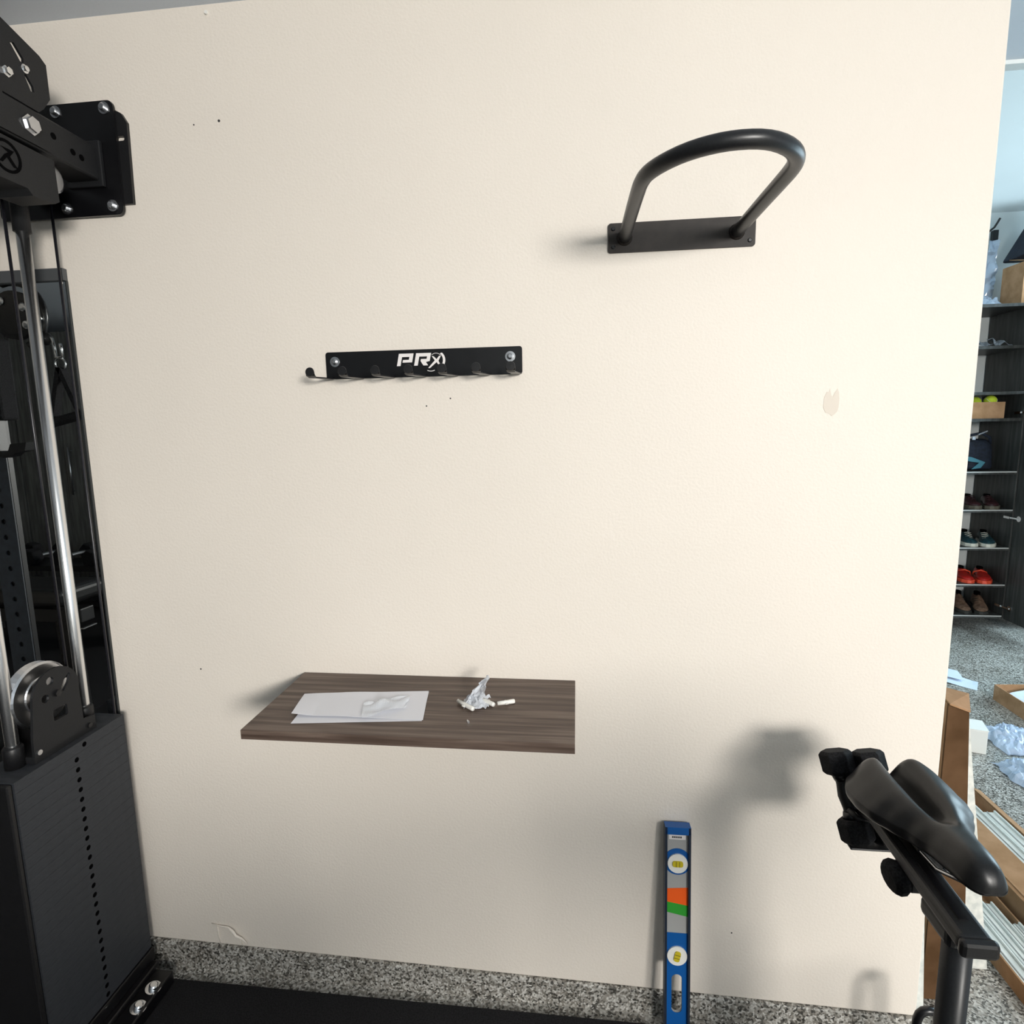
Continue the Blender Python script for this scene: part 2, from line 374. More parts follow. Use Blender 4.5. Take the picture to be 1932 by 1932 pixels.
# top pulley plates
tp = [(-.62, 2.156), (-.62, 2.345), (-.40, 2.345), (-.148, 2.270), (-.134, 2.260), (-.134, 2.195), (-.152, 2.168), (-.165, 2.156)]
hol = [[(-.212, 2.258), (-.203, 2.262), (-.186, 2.243), (-.187, 2.234), (-.194, 2.234)], [(-.189, 2.214), (-.184, 2.216), (-.171, 2.200), (-.170, 2.190), (-.178, 2.188)], circ(-.30, 2.30, .018, 14)]
O('top_pulley_plate', plate(tp, hol, .005, SIDEM(-1.092)), M_GREYST, cm)
O('top_pulley_plate', plate(tp, [], .005, SIDEM(-1.165)), M_BLACK, cm)
O('top_pulley', lathe([(0, -.01), (.052, -.01), (.058, -.008), (.052, 0), (.058, .008), (.052, .01), (0, .01)], (-1.128, -.215, 2.222), (1, 0, 0), 32), M_BLACK, cm, smooth=False)
O('bolt', lathe([(.010, 0), (.010, .002), (.007, .0025), (.007, .009), (0, .0095)], (-1.087, -.228, 2.197), (1, 0, 0), 6), M_CHROME, cm)
O('bolt', lathe([(.008, 0), (.008, .002), (.005, .0025), (.005, .007), (0, .0075)], (-1.087, -.187, 2.224), (1, 0, 0), 14), M_CHROME, cm)
O('bolt', lathe([(.006, 0), (.006, .004), (0, .005)], (-1.10, -.143, 2.270), (0, .6, 1), 8), M_CHROME, cm)
# guide rods with sleeves
for y in (-.094, -.281):
    rr = O('guide_rod', cyl((-1.23, y, .05), (-1.23, y, 1.99), .0127, seg=28), M_ROD, cm, smooth=True, label='chrome guide rod')
    O('rod_sleeve', cyl((-1.23, y, 1.955), (-1.23, y, 2.075), .0170, seg=24), M_GREYST, rr, smooth=True)
    O('rod_bushing', lathe([(.013, 0), (.019, 0), (.019, .045), (.016, .05), (.013, .05)], (-1.23, y, .783), (0, 0, 1), 24), M_BLACK, rr, smooth=True)
O('upper_crossbar', B((-1.27, -1.19, -.40, -.03, 2.040, 2.08), (-1.40, -1.16, -.42, -.36, 2.08, 2.14)), M_BLACK, cm, bevel=.004)
# cables
for (x, y, z0, z1) in ((-1.205, -.031, .12, 2.08), (-1.212, -.145, .93, 2.05)):
    O('cable', cyl((x, y, z0), (x-.006, y, z1), .0032, seg=10), M_CABLE, cm, smooth=True)
# weight stack: every plate its own mesh with a recessed selector hole
def weight_plate(z0, hy):
    bm = bmesh.new(); x0, x1, y0, y1 = -1.282, -1.174, -.338, -.040; z1 = z0+.0250; zc = (z0+z1)/2
    hr = .0062; out = []
    ring = [(hy+hr*math.cos(a), zc+hr*math.sin(a)) for a in [PI/8+PI/4*k for k in range(8)]]
    outer = [(y1, zc), (y1, z1), (hy, z1), (y0, z1), (y0, zc), (y0, z0), (hy, z0), (y1, z0)]
    ring = [(hy+hr*math.cos(a), zc+hr*math.sin(a)) for a in [PI/4*k for k in range(8)]]
    ov = [bm.verts.new((x1, a, b)) for a, b in outer]; iv = [bm.verts.new((x1, a, b)) for a, b in ring]
    dv = [bm.verts.new((x1-.012, a, b)) for a, b in ring]; bv = [bm.verts.new((x0, a, b)) for a, b in outer]
    for k in range(8):
        k2 = (k+1) % 8
        bm.faces.new((ov[k], ov[k2], iv[k2], iv[k]))
        fc = bm.faces.new((iv[k], iv[k2], dv[k2], dv[k])); fc.material_index = 1
        bm.faces.new((ov[k2], ov[k], bv[k], bv[k2]))
    fc = bm.faces.new(dv); fc.material_index = 1; bm.faces.new(bv)
    return bm
zt = .098; first = None
for k in range(27):
    z0 = zt + k*.0254
    if k == 26: O('weight_plate', weight_plate(z0, -.163), [M_PLATE, M_HOLE], cm)
    elif first is None: first = O('weight_plate', weight_plate(z0, -.188), [M_PLATE, M_HOLE], cm)
    else:
        c = first.copy(); COL.objects.link(c); c.location = (0, 0, k*.0254)
# carriage with pulley on the stack
cp = []
cp += [(-.272, .7845), (-.108, .7845), (-.108, .818), (-.140, .822), (-.142, .905)]
cp += circ(-.200, .918, .060, 14, 0, PI) + [(-.262, .90), (-.270, .84)]
ch = [rrect(-.215, -.178, .856, .882, .004)] + [circ(-.200+.030*math.cos(a), .925+.030*math.sin(a), .0095, 10) for a in (2.0, 3.4)]
ch += [[(-.182, .914), (-.168, .930), (-.160, .948), (-.164, .952), (-.178, .940), (-.190, .922)]]
car = O('pulley_carriage', plate(cp, ch, .006, SIDEM(-1.196)), M_GREYST, cm)
O('carriage_back', plate(cp, [], .006, SIDEM(-1.262)), M_BLACK, cm)
O('carriage_foot', B((-1.268, -1.190, -.272, -.108, .7845, .800)), M_GREYST, cm, bevel=.002)
O('pulley', lathe([(0, -.013), (.040, -.013), (.042, -.010), (.070, -.013), (.075, -.010), (.066, 0), (.075, .010), (.070, .013), (.042, .010), (.040, .013), (0, .013)], (-1.228, -.210, .918), (1, 0, 0), 40), M_ZINC, cm, smooth=False, label='bright metal pulley wheel')
O('bolt', lathe([(.008, 0), (.008, .006), (0, .0065)], (-1.190, -.200, .918), (1, 0, 0), 6), M_BLACK, cm)
O('bolt', lathe([(.006, 0), (.006, .005), (0, .0055)], (-1.190, -.262, .808), (1, 0, 0), 10), M_ZINC, cm)
O('bolt', lathe([(.006, 0), (.006, .005), (0, .0055)], (-1.190, -.128, .800), (1, 0, 0), 10), M_BLACK, cm)
# black front frame of the stack, base
O('front_shroud', B((-1.42, -1.176, -.352, -.340, .062, .782)), M_BLACK, cm, bevel=.003)
O('base', B((-1.30, -1.168, -.52, -.036, .062, .096)), M_BLACKG, cm, bevel=.003)
O('base_rail', B((-1.42, -1.10, -.56, -.058, .012, .050), (-1.30, -1.15, -.54, -.045, .048, .063)), M_BLACKG, cm, bevel=.004)
for y in (-.112, -.165, -.235):
    O('base_bolt', lathe([(.019, 0), (.019, .002), (.011, .0025), (.011, .010), (.008, .013), (0, .013)], (-1.118, y, .050), (.25, 0, 1), 20), M_CHROME, cm, smooth=False, label='chrome base bolt')
# post of the frame with numbered holes (seen in the mirror) and its cable trolley
hol = [circ(-1.808, .12+.0508*k, .0085, 10) for k in range(42)]
O('front_post', plate([(-1.85, .01), (-1.768, .01), (-1.768, 2.2), (-1.85, 2.2)], hol, .004, Matrix(((1, 0, 0, 0), (0, 0, 1, -.304), (0, 1, 0, 0), (0, 0, 0, 1)))),
  noisy(mat('blue_black_post', (.02, .026, .036), .5), 50, (.017, .022, .031), (.024, .031, .043)), cm)
O('post_core', B((-1.85, -1.768, -.322, -.306, .01, 2.2)), M_BLACK, cm)
O('top_beam', B((-1.85, -1.165, -.60, -.53, 2.1, 2.17), (-1.85, -1.77, -.60, -.30, 2.1, 2.17)), M_BLACK, cm, bevel=.004)
O('trolley', B((-1.875, -1.735, -.335, -.275, 1.555, 1.80)), M_RUBBER, cm, bevel=.008)
O('pull_pin', cyl((-1.752, -.262, 1.79), (-1.756, -.262, 1.90), .014, seg=18), M_ZINC, cm, smooth=True)
sp = O('swivel_pulley', lathe([(0, -.01), (.055, -.01), (.07, -.008), (.055, 0), (.07, .008), (.055, .01), (0, .01)], (-1.655, -.285, 1.86), (0, 1, 0), 30), M_BLACK, cm)
O('swivel_yoke', tube([(-1.655+.095*math.cos(a), -.285, 1.86+.095*math.sin(a)) for a in [1.9-.22*k for k in range(15)]], .011, 8), M_BLACKG, sp, smooth=True)
for a in (.45, -.15, -.6):
    O('bolt', dome((-1.655+.095*math.cos(a), -.273, 1.86+.095*math.sin(a)), (0, 1, 0), .006, .004, 10), M_CHROME, sp)
for x, z in ((-1.615, 1.88), (-1.61, 1.83), (-1.685, 1.90)): O('bolt', dome((x, -.274, z), (0, 1, 0), .012, .006, 12), M_ZINC, sp)
O('cable_ball', lathe([(0, -.02), (.014, -.014), (.02, 0), (.014, .014), (0, .02)], (-1.565, -.285, 1.79), (.5, 0, -1), 16), M_BLACK, cm, smooth=True)
O('j_hook', plate([(-1.765, 1.60), (-1.757, 1.60), (-1.752, 1.462), (-1.742, 1.455), (-1.725, 1.462), (-1.715, 1.482), (-1.66, 1.487), (-1.668, 1.462), (-1.70, 1.456), (-1.715, 1.445), (-1.745, 1.440), (-1.765, 1.450)], [], .03, WALLM(-.27)), M_BLACK, cm)

# D handle hanging from the trolley cable (seen in the mirror)
hx = .022; hz = .040
dh = thing('hand_grip', 'black triangular pull grip on a steel snap hook reflected in the mirror', 'handle', (-1.53, -.285, 1.58))
O('snap_hook', tube([(x+hx, y, z+hz) for x, y, z in [(-1.585, -.285, 1.752), (-1.566, -.285, 1.750), (-1.562, -.285, 1.72), (-1.560, -.285, 1.695), (-1.540, -.285, 1.695), (-1.540, -.285, 1.72), (-1.542, -.285, 1.735)]], .0045, 8), M_CHROME, dh, smooth=True)
O('ring', tube([(-1.549+hx+.017*math.cos(2*PI*k/16), -.285, 1.676+hz+.017*math.sin(2*PI*k/16)) for k in range(16)], .0028, 8, closed=True), M_CHROME, dh, smooth=True)
O('strap', beam((-1.549+hx, -.285, 1.665+hz), (-1.592+hx, -.285, 1.515+hz), .014, .024, up=(0, 1, 0)), M_RUBBER, dh)
O('strap', beam((-1.549+hx, -.285, 1.665+hz), (-1.500+hx, -.285, 1.535+hz), .014, .024, up=(0, 1, 0)), M_RUBBER, dh)
O('grip', cyl((-1.605+hx, -.285, 1.503+hz), (-1.488+hx, -.285, 1.528+hz), .0145, seg=16), M_RUBBER, dh, smooth=True)

# ------------------------------------------------------------------ hook strip with the logo
hr_ = thing('hook_strip', 'black steel hook strip with white PRx lettering and seven hooks screwed to the wall', 'rack', (-.351, 0, 1.622))
O('strip', plate(rrect(-.581, -.121, 1.6235, 1.6845, .006), [], .003, WALLM(-.0015)), M_BLACKG, hr_, bevel=.0006)
for k in range(7):
    xt = -.5855 + k*.0744; xb = -.572 + k*.0738 if k < 6 else -.1335
    pts = [(xb, -.003, 1.6262), (xb-.001, -.012, 1.6235), ((xb+xt)/2, -.045, 1.6232), (xt, -.070, 1.6225), (xt, -.080, 1.6265), (xt, -.083, 1.6345)]
    bm = bmesh.new(); prev = None; wds = [.012, .011, .0085, .0085, .010, .010]
    for (x, y, z), w in zip(pts, wds):
        ring = [bm.verts.new((x-w, y-.001, z-.0015)), bm.verts.new((x+w, y-.001, z-.0015)), bm.verts.new((x+w, y+.001, z+.0015)), bm.verts.new((x-w, y+.001, z+.0015))]
        if prev:
            for q in range(4): bm.faces.new((prev[q], prev[(q+1) % 4], ring[(q+1) % 4], ring[q]))
        else: bm.faces.new(ring[::-1])
        prev = ring
    bm.faces.new(prev)
    hk = O('hook', bm, M_BLACKG, hr_, bevel=.0008)
    O('hook_tip', lathe([(0, 0), (.0095, .0002), (.0102, .0015), (.0095, .003), (0, .0032)], (xt, -.0815, 1.633), (0, -1, .15), 18), M_BLACK, hk)
for x, z in ((-.559, 1.6625), (-.148, 1.6625)):
    O('screw', lathe([(.0115, 0), (.0115, .0012), (.0072, .0014), (.0068, .004), (.0035, .006), (0, .006)], (x, -.0045, z), (0, -1, 0), 18), M_ZINC, hr_, label='zinc pan-head screw with washer')
# logo letters, local frame: u along the strip, v up; lettering leans to the right
lg = []
def LU(pts, ox, oz, s=1.0, sh=.22): return [(ox+(a+b*sh)*s, oz+b*s) for a, b in pts]
ZB = 1.6485; H = .0275
def letter(pts, ox): O('letter', plate(LU(pts, ox, ZB), [], .0006, WALLM(-.0045)), M_LETTER, hr_)
t = .0075
letter([(0, 0), (t*1.15, 0), (t*1.15, H-t), (.0260, H-t), (.0260, .0135), (.0120, .0135), (.0120, .0075), (.0345, .0075), (.0345, H), (0, H)], -.4110)
letter([(0, 0), (t*1.15, 0), (t*1.15, H-t), (.0270, H-t), (.0270, .0145), (.0135, .0145), (.0135, .010), (.0220, 0), (.0330, 0), (.0265, .0075), (.0350, .0095), (.0350, H), (0, H)], -.3705)
O('letter', plate([(a+.0105, b-.001) for a, b in [(-.3390, 1.6700), (-.3340, 1.6690), (-.3280, 1.6625), (-.3215, 1.6700), (-.3180, 1.6690), (-.3235, 1.6590), (-.3205, 1.6525), (-.3245, 1.6510), (-.3280, 1.6560), (-.3440, 1.6430), (-.3480, 1.6435), (-.3320, 1.6600)]], [], .0006, WALLM(-.0045)), M_LETTER, hr_)
def arc(cx, cz_, r_o, r_i, a0, a1, n=14, ex=0): return circ(cx, cz_, r_o, n, a0, a1) + circ(cx+ex, cz_, r_i, n, a1, a0)
O('logo_arc', plate(arc(-.3185, 1.6595, .0215, .0200, -.75, .85, ex=-.0040), [], .0006, WALLM(-.0045)), M_LETTER, hr_)
O('logo_arc', plate(arc(-.3185, 1.6605, .0150, .0140, .6, 2.3), [], .0006, WALLM(-.0045)), M_LETTER, hr_)
O('logo_arc', plate(arc(-.3310, 1.6560, .0215, .0198, -2.0, -1.15), [], .0006, WALLM(-.0045)), M_LETTER, hr_)

# ------------------------------------------------------------------ storage loop, upper right
lp = thing('storage_loop', 'black tubular loop on a dark rectangular plate high on the right of the wall', 'bracket', (.2205, 0, 1.87))
ho = [circ(x, z, .0028, 10) for x in (.079, .362) for z in (1.884, 1.921)]
O('mount_plate', plate(rrect(.068, .373, 1.872, 1.9325, .006), ho, .004, WALLM(-.0005)), M_BRONZE, lp, bevel=.0006)
for x in (.079, .362):
    for z in (1.884, 1.921):
        O('screw', lathe([(.0045, 0), (.0045, .001), (.003, .002), (0, .002)], (x, -.0045, z), (0, -1, 0), 12), M_BLACKG, lp)
pts = [(.103, -.004), (.104, -.15), (.106, -.262), (.1075, -.290), (.112, -.316), (.122, -.338), (.138, -.361), (.160, -.384), (.185, -.400), (.212, -.410), (.240, -.4125), (.265, -.409), (.290, -.397), (.314, -.376), (.330, -.352), (.339, -.325), (.3415, -.296), (.341, -.262), (.338, -.15), (.335, -.004)]
def smooth_path(P, it=2):
    for _ in range(it):
        Q = [P[0]]
        for a, b in zip(P, P[1:]): Q += [tuple(.75*p+.25*q for p, q in zip(a, b)), tuple(.25*p+.75*q for p, q in zip(a, b))]
        P = Q + [P[-1]]
    return P
pts = smooth_path(pts, 1)
O('tube_loop', tube([(x, y, 1.902) for x, y in pts], .0128, 20), M_TUBE, lp, smooth=True)
for x in (.103, .335): O('weld_collar', lathe([(.0128, .004), (.0165, .0005), (.0165, 0)], (x, -.0045, 1.902), (0, -1, 0), 20), M_BRONZE, lp, smooth=True)

# ------------------------------------------------------------------ floating shelf and what lies on it
sh = thing('floating_shelf', 'grey-brown wood grain floating shelf on the cream wall', 'shelf', (-.345, 0, .865))
O('board', B((-.690, -.004, -.286, -.001, .8755, .8965)), M_SHELF, sh, bevel=.0008)
O('edge_band', B((-.690, -.004, -.2868, -.286, .8760, .8960)), M_SHELF, sh)
O('support_cleat', B((-.60, -.10, -.03, -.001, .855, .8755)), M_BLACK, sh)
ZS = .8967
pp = thing('folded_paper', 'folded white instruction paper lying on the left of the shelf', 'paper', (-.47, -.17, ZS))
def lift(q, a, b):
    q = q.copy(); q.z += .004*max(0, 1-a*6)*(1-b) + .0015*math.sin(a*5) + .0015; return q
sheet([(-.597, -.255, ZS+.0004), (-.324, -.223, ZS+.0004), (-.343, -.090, ZS+.0004), (-.606, -.150, ZS+.0004)], 14, 8, .0004, M_PAPER, 'leaf', pp, thick=.0004)
sheet([(-.610, -.226, ZS+.0015), (-.322, -.221, ZS+.0012), (-.344, -.087, ZS+.0012), (-.628, -.128, ZS+.0015)], 18, 8, .001, M_PAPER, 'leaf', pp, thick=.0004, fold=lift)
pk = sheet([(-.450, -.236, ZS+.006), (-.372, -.180, ZS+.006), (-.376, -.120, ZS+.006), (-.470, -.170, ZS+.006)], 20, 14, .007, M_FILM, 'plastic_packet', thick=.0002, freq=28)
tag(pk, 'thin clear plastic packet lying on the folded white paper', 'packet')
def anchor(ax, ay, bx, by, label):
    a = Vector((ax, ay, ZS+.0062)); b = Vector((bx, by, ZS+.0052)); t_ = thing('wall_anchor', label, 'wall anchor', ((ax+bx)/2, (ay+by)/2, ZS), 'white plastic wall anchors on the shelf')
    d = (b-a)
    O('sleeve', tube([a, a+d*.45, a+d*.5, a+d*.55, b-d*.06, b], [.0042, .0046, .0046, .0046, .0050, .0042], 12), M_WHITE, t_, smooth=True)
    s = d.normalized().cross(Vector((0, 0, 1)))
    O('fin', beam(a+d*.5-s*.0085, a+d*.5+s*.0085, .006, .0022), M_WHITE, t_)
    O('slot', beam(a+d*.08+Vector((0, 0, .0046)), a+d*.4+Vector((0, 0, .0046)), .0012, .0006), M_LGREY, t_)
anchor(-.264, -.139, -.223, -.173, 'white plastic wall anchor lying left of the small plastic bag')
anchor(-.218, -.123, -.181, -.150, 'white plastic wall anchor poking out right under the small plastic bag')
anchor(-.174, -.145, -.138, -.129, 'white plastic wall anchor lying apart, farthest right on the shelf')
# small crumpled bag standing up
bg = thing('plastic_bag', 'small crumpled clear plastic bag standing among the wall anchors', 'bag', (-.225, -.13, ZS))
def curl(q, a, b):
    x = -.246 + .040*a + .018*b*(1-a) + .012*b*b; y = -.160 + .03*math.sin(a*PI) + .035*b; z = ZS + .002 + .058*b*(1-.45*(1-a)*b) * (1 if a > .05 else .9)
    n_ = noise.noise(Vector((a*6, b*6, 2)))*.010; return Vector((x+n_, y+n_, max(ZS+.001, z)))
sheet([(0, 0, 0), (1, 0, 0), (1, 1, 0), (0, 1, 0)], 14, 12, 0, M_FILM, 'film', bg, thick=.0003, fold=curl)
def curl2(q, a, b): return Vector((-.246+.048*a+.006*math.sin(b*7), -.165+.052*b+.006*math.sin(a*9), ZS+.001+.016*abs(noise.noise(Vector((a*5, b*5, 7)))) + .010*math.sin(a*PI)*math.sin(b*PI)))
sheet([(0, 0, 0), (1, 0, 0), (1, 1, 0), (0, 1, 0)], 14, 12, 0, M_FILM, 'film', bg, thick=.0003, fold=curl2)
tag(O('screw', cyl((-.228, -.216, ZS+.002), (-.224, -.224, ZS+.002), .0018, .0026, seg=10), M_ZINC), 'tiny screw near the front edge of the shelf', 'screw')

# ------------------------------------------------------------------ spirit level leaning on the wall
lv = thing('spirit_level', 'blue and grey spirit level with two round vials leaning on the wall', 'level', (.243, -.05, .012))
zt_, zb_, yt, yb = .545, .012, -.029, -.082        # front face line
MX = Matrix.Translation((.2415, yb, zb_)) @ Matrix.Rotation(-math.atan2(yt-yb, zt_-zb_)*1.0, 4, 'X') @ Matrix(((1, 0, 0, 0), (0, 0, -1, 0), (0, 1, 0, 0), (0, 0, 0, 1)))
LEN = math.hypot(zt_-zb_, yt-yb)
def LP(outer, t_, d, m, name, holes=(), parent=lv, **k):      # d: offset of the plate's back in front of the web back (+ towards the room)
    return O(name, plate(outer, holes, t_, MX @ Matrix.Translation((0, 0, d))), m, parent, **k)
R_ = lambda x0, x1, a, b: [(x0, a), (x1, a), (x1, b), (x0, b)]
# z along the level, top at LEN.  fractions taken downward from the top
def fz(v): return LEN - v
vial1, vial2 = fz(.092), fz(.3235)
slot = rrect(-.0125, .0125, fz(.470), fz(.372), .012)
LP(R_(-.0255, .0255, 0.0, LEN-.001), .006, -.012, M_LGREY, 'web', holes=[slot])
LP(R_(-.0305, -.0250, 0, LEN-.0005), .025, -.022, M_FLANGE, 'flange')
LP(R_(.0250, .0305, 0, LEN-.0005), .025, -.022, M_FLANGE, 'flange')
LP(R_(-.0302, .0302, LEN-.018, LEN), .0245, -.0215, M_BLUE, 'end_cap')
LP([(max(-.0251, min(.0251, x)), y) for x, y in circ(0, vial1+.003, .0325, 48)], .0015, -.006, M_BLUE, 'blue_ring')
LP(R_(-.0252, .0252, 0, fz(.268)), .0016, -.006, M_BLUE, 'blue_face', holes=[slot, circ(0, vial2, .0225, 24)])
for v, ang in ((vial1, 0.0), (vial2, 1.35)):
    vh = LP(circ(0, v, .0238, 28), .005, -.006, M_WHITE, 'vial_holder', label='white round vial holder')
    vb = []
    c_, s_ = math.cos(ang), math.sin(ang)
    rot = lambda pts_: [(a*c_-b*s_, v+a*s_+b*c_) for a, b in pts_]
    LP(rot(rrect(-.0125, .0125, -.007, .007, .005)), .004, -.002, M_VIAL, 'vial', parent=vh)
    for q in (-.004, .004): LP(rot(R_(q-.0006, q+.0006, -.007, .007)), .0004, .002, M_VIALD, 'vial_line', parent=vh)
LP([(-.0262, fz(.190)), (.0262, fz(.198)), (.0262, fz(.153)), (-.0262, fz(.158))][::1], .001, -.006, M_ORANGE, 'orange_band')
LP([(-.0262, fz(.190)), (-.0262, fz(.216)), (.0262, fz(.226)), (.0262, fz(.198))], .001, -.006, M_GREEN, 'green_band')
lbp = LP(R_(-.0200, .0190, fz(.0345), fz(.022)), .0006, -.006, M_LETTER, 'label_plate')
for k in range(5): LP(R_(-.013+k*.0048, -.0095+k*.0048, fz(.031), fz(.0265)), .0002, -.0054, M_INK, 'label_mark', parent=lbp)

# ------------------------------------------------------------------ exercise bike
bk = thing('exercise_bike', 'black exercise bike with wide padded saddle in front of the wall corner', 'exercise bike', (.62, -.6, .01))
tail, nose_ = Vector((.580, -.240, .834)), Vector((.587, -.530, .851))
dF = (nose_-tail).normalized(); dS = dF.cross(Vector((0, 0, 1))).normalized(); dU = dS.cross(dF)
wid = [(0, .044), (.03, .062), (.09, .081), (.18, .092), (.30, .093), (.40, .086), (.50, .069), (.60, .050), (.72, .0375), (.84, .0335), (.92, .031), (.97, .025), (1, .015)]
LN = (nose_-tail).length
def wf(t_):
    for (a, wa), (b, wb) in zip(wid, wid[1:]):
        if t_ <= b:
            k = (t_-a)/(b-a); k = k*k*(3-2*k); return wa+(wb-wa)*k
    return wid[-1][1]
bm = bmesh.new(); rings = []; NT = 30; NSS = 24
for i in range(NT+1):
    t_ = i/NT; w = wf(t_); endf = min(1, t_/.10, (1-t_)/.05+.25); endf = max(.0, endf)**.5
    ring = []
    for j in range(NSS+1):
        s = -1+2*j/NSS; x = w*math.sin(s*PI/2)**1
        e = abs(math.sin(s*PI/2))
        lobe = .021*max(0, 1-t_/.62)**.7 * math.sin(min(1, e*1.15)*PI)
        g = .040*max(0, min(1, (t_+.15)/.2))*max(0, min(1, (.66-t_)/.18))*math.exp(-(x/.0145)**2)
        h = (.030*(1-e**3.2) + lobe - g)*endf + .010*(1-t_)**2 - .004
        if t_ > .82: h -= .016*((t_-.82)/.18)**2
        if t_ < .08: h -= .012*((.08-t_)/.08)**2
        ring.append((x, h))
    sk = -.026 if t_ < .6 else -.026+.004*(t_-.6)/.4
    ring += [(w*.99, -.012), (w*.93, sk*.8), (w*.75, sk), (0, sk*.8), (-w*.75, sk), (-w*.93, sk*.8), (-w*.99, -.012)]
    rings.append([bm.verts.new(tail + dF*LN*t_ + dS*x + dU*h) for x, h in ring])
for a, b in zip(rings, rings[1:]):
    n_ = len(a)
    for k in range(n_): bm.faces.new((a[k], a[(k+1) % n_], b[(k+1) % n_], b[k]))
bm.faces.new(rings[0][::-1]); bm.faces.new(rings[-1])
O('saddle', bm, M_SADDLE, bk, smooth=True, sub=1, label='wide black padded saddle with centre groove')
for q in (-.02, .02):
    O('saddle_rail', tube([tail+dF*.05+dS*q*1.6-dU*.02, tail+dF*.09+dS*q-dU*.045, tail+dF*.20+dS*q-dU*.045, tail+dF*.27+dS*q*.6-dU*.02], .0035, 8), M_ZINC, bk, smooth=True)
# fore-aft slider under the saddle
sa, sb = Vector((.553, -.20, .790)), Vector((.549, -.562, .781))
O('seat_slider', beam(sa, sb, .046, .024), M_BLACK, bk, bevel=.008, seg=4)
dd = (sb-sa).normalized()
O('slider_cap', beam(sb-dd*.004, sb+dd*.010, .050, .026), M_BLACK, bk, bevel=.006)
O('slider_ridge', beam(sa+Vector((0, 0, .0125)), sb+Vector((0, 0, .0125))-dd*.03, .012, .003), M_BLACKG, bk)
O('saddle_clamp', cyl(tail+dF*.14-dU*.070-dS*.028, tail+dF*.14-dU*.050+dS*.028, .020, seg=20), M_BLACK, bk, smooth=False, bevel=.002)
O('knob_bracket', B((.540, .575, -.42, -.37, .735, .772)), M_BLACK, bk, bevel=.005)
O('clamp_nut', cyl(tail+dF*.14-dU*.060+dS*.026, tail+dF*.14-dU*.060+dS*.040, .008, seg=6), M_CHROME, bk)
O('clamp_nut', dome(tail+dF*.185-dU*.055-dS*.005, (-.3, -1, .4), .007, .008), M_CHROME, bk, smooth=True)
# adjusting knob
O('adjust_knob', lathe([(0, 0), (.010, 0), (.010, .012), (.025, .014), (.028, .020), (.027, .030), (.020, .036), (0, .037)], (.552, -.395, .752), (-1, -.15, -.2), 12), M_RUBBER, bk, smooth=False, bevel=.001)
O('slider_head', B((.536, .590, -.525, -.45, .735, .768)), M_BLACK, bk, bevel=.010, seg=3)
# seat post and frame
O('seat_post', tube([(.567, -.498, .10), (.567, -.498, .765)], .0195, 28, flat=1.0), M_TUBE, bk, smooth=True)
O('post_sleeve', tube([(.567, -.498, .10), (.567, -.498, .45)], .032, 28), M_BLACK, bk, smooth=True)
O('post_lever', cyl((.567, -.53, .42), (.62, -.56, .42), .008, seg=10), M_BLACK, bk)
O('main_frame', beam((.567, -.498, .20), (.72, -1.40, .42), .06, .10), M_BLACK, bk, bevel=.01)
O('front_post', beam((.72, -1.40, .06), (.735, -1.52, .94), .06, .07, up=(0, 1, 0)), M_BLACK, bk, bevel=.008)
O('base_bar', beam((.55, -.44, .045), (.62, -1.5, .045), .08, .05), M_BLACK, bk, bevel=.01)
O('stabiliser', B((.36, .86, -.475, -.405, .012, .055)), M_BLACK, bk, bevel=.012)
O('stabiliser', B((.46, .98, -1.55, -1.48, .012, .055)), M_BLACK, bk, bevel=.012)
fw = O('flywheel', lathe([(0, -.02), (.06, -.02), (.17, -.008), (.215, -.02), (.22, -.012), (.22, .012), (.215, .02), (.17, .008), (.06, .02), (0, .02)], (.70, -1.20, .34), (1, .11, 0), 40), M_ZINC, bk)
O('wheel_guard', lathe([(.19, -.035), (.25, -.035), (.25, .035), (.19, .035)], (.70, -1.20, .34), (1, .11, 0), 40), M_BLACK, bk)
O('handlebar', tube([(.52, -1.33, .96), (.50, -1.42, .97), (.55, -1.52, .96), (.735, -1.54, .94), (.92, -1.50, .96), (.95, -1.40, .97), (.93, -1.31, .96)], .016, 12), M_RUBBER, bk, smooth=True)
O('crank_arm', beam((.60, -.86, .32), (.58, -.92, .17), .03, .02, up=(1, 0, 0)), M_BLACK, bk, bevel=.004)
O('pedal', B((.49, .58, -.97, -.88, .145, .175)), M_BLACK, bk, bevel=.005)
O('crank_arm', beam((.76, -.86, .32), (.78, -.80, .47), .03, .02, up=(1, 0, 0)), M_BLACK, bk, bevel=.004)
O('pedal', B((.78, .87, -.84, -.75, .455, .485)), M_BLACK, bk, bevel=.005)
O('cradle_post', beam((.565, -.245, .69), (.556, -.25, .752), .012, .012, up=(0, 1, 0)), M_BLACK, bk)
O('screen', B((.60, .94, -1.62, -1.585, .97, 1.25)), M_BLACKG, bk, bevel=.01)
O('rear_handle', tube(smooth_path([(.735, -.15, .03), (.737, -.15, .20), (.745, -.15, .226), (.765, -.15, .232), (.782, -.15, .222), (.788, -.15, .03)], 1), .009, 10), M_BLACKG, bk, smooth=True)
O('rear_bar', beam((.761, -.15, .035), (.60, -.45, .04), .08, .03), M_BLACK, bk, bevel=.006)
# dumbbell cradle behind the saddle
O('dumbbell_cradle', tube([(.522, -.245, .762), (.530, -.262, .756), (.553, -.262, .754), (.575, -.262, .756), (.590, -.245, .762)], .006, 8), M_BLACK, bk, smooth=True)
O('cradle_arm', beam((.553, -.235, .752), (.550, -.30, .780), .03, .012), M_BLACK, bk, bevel=.003)
O('cradle_arm', beam((.522, -.247, .690), (.615, -.247, .690), .030, .005), M_BLACK, bk, bevel=.003)

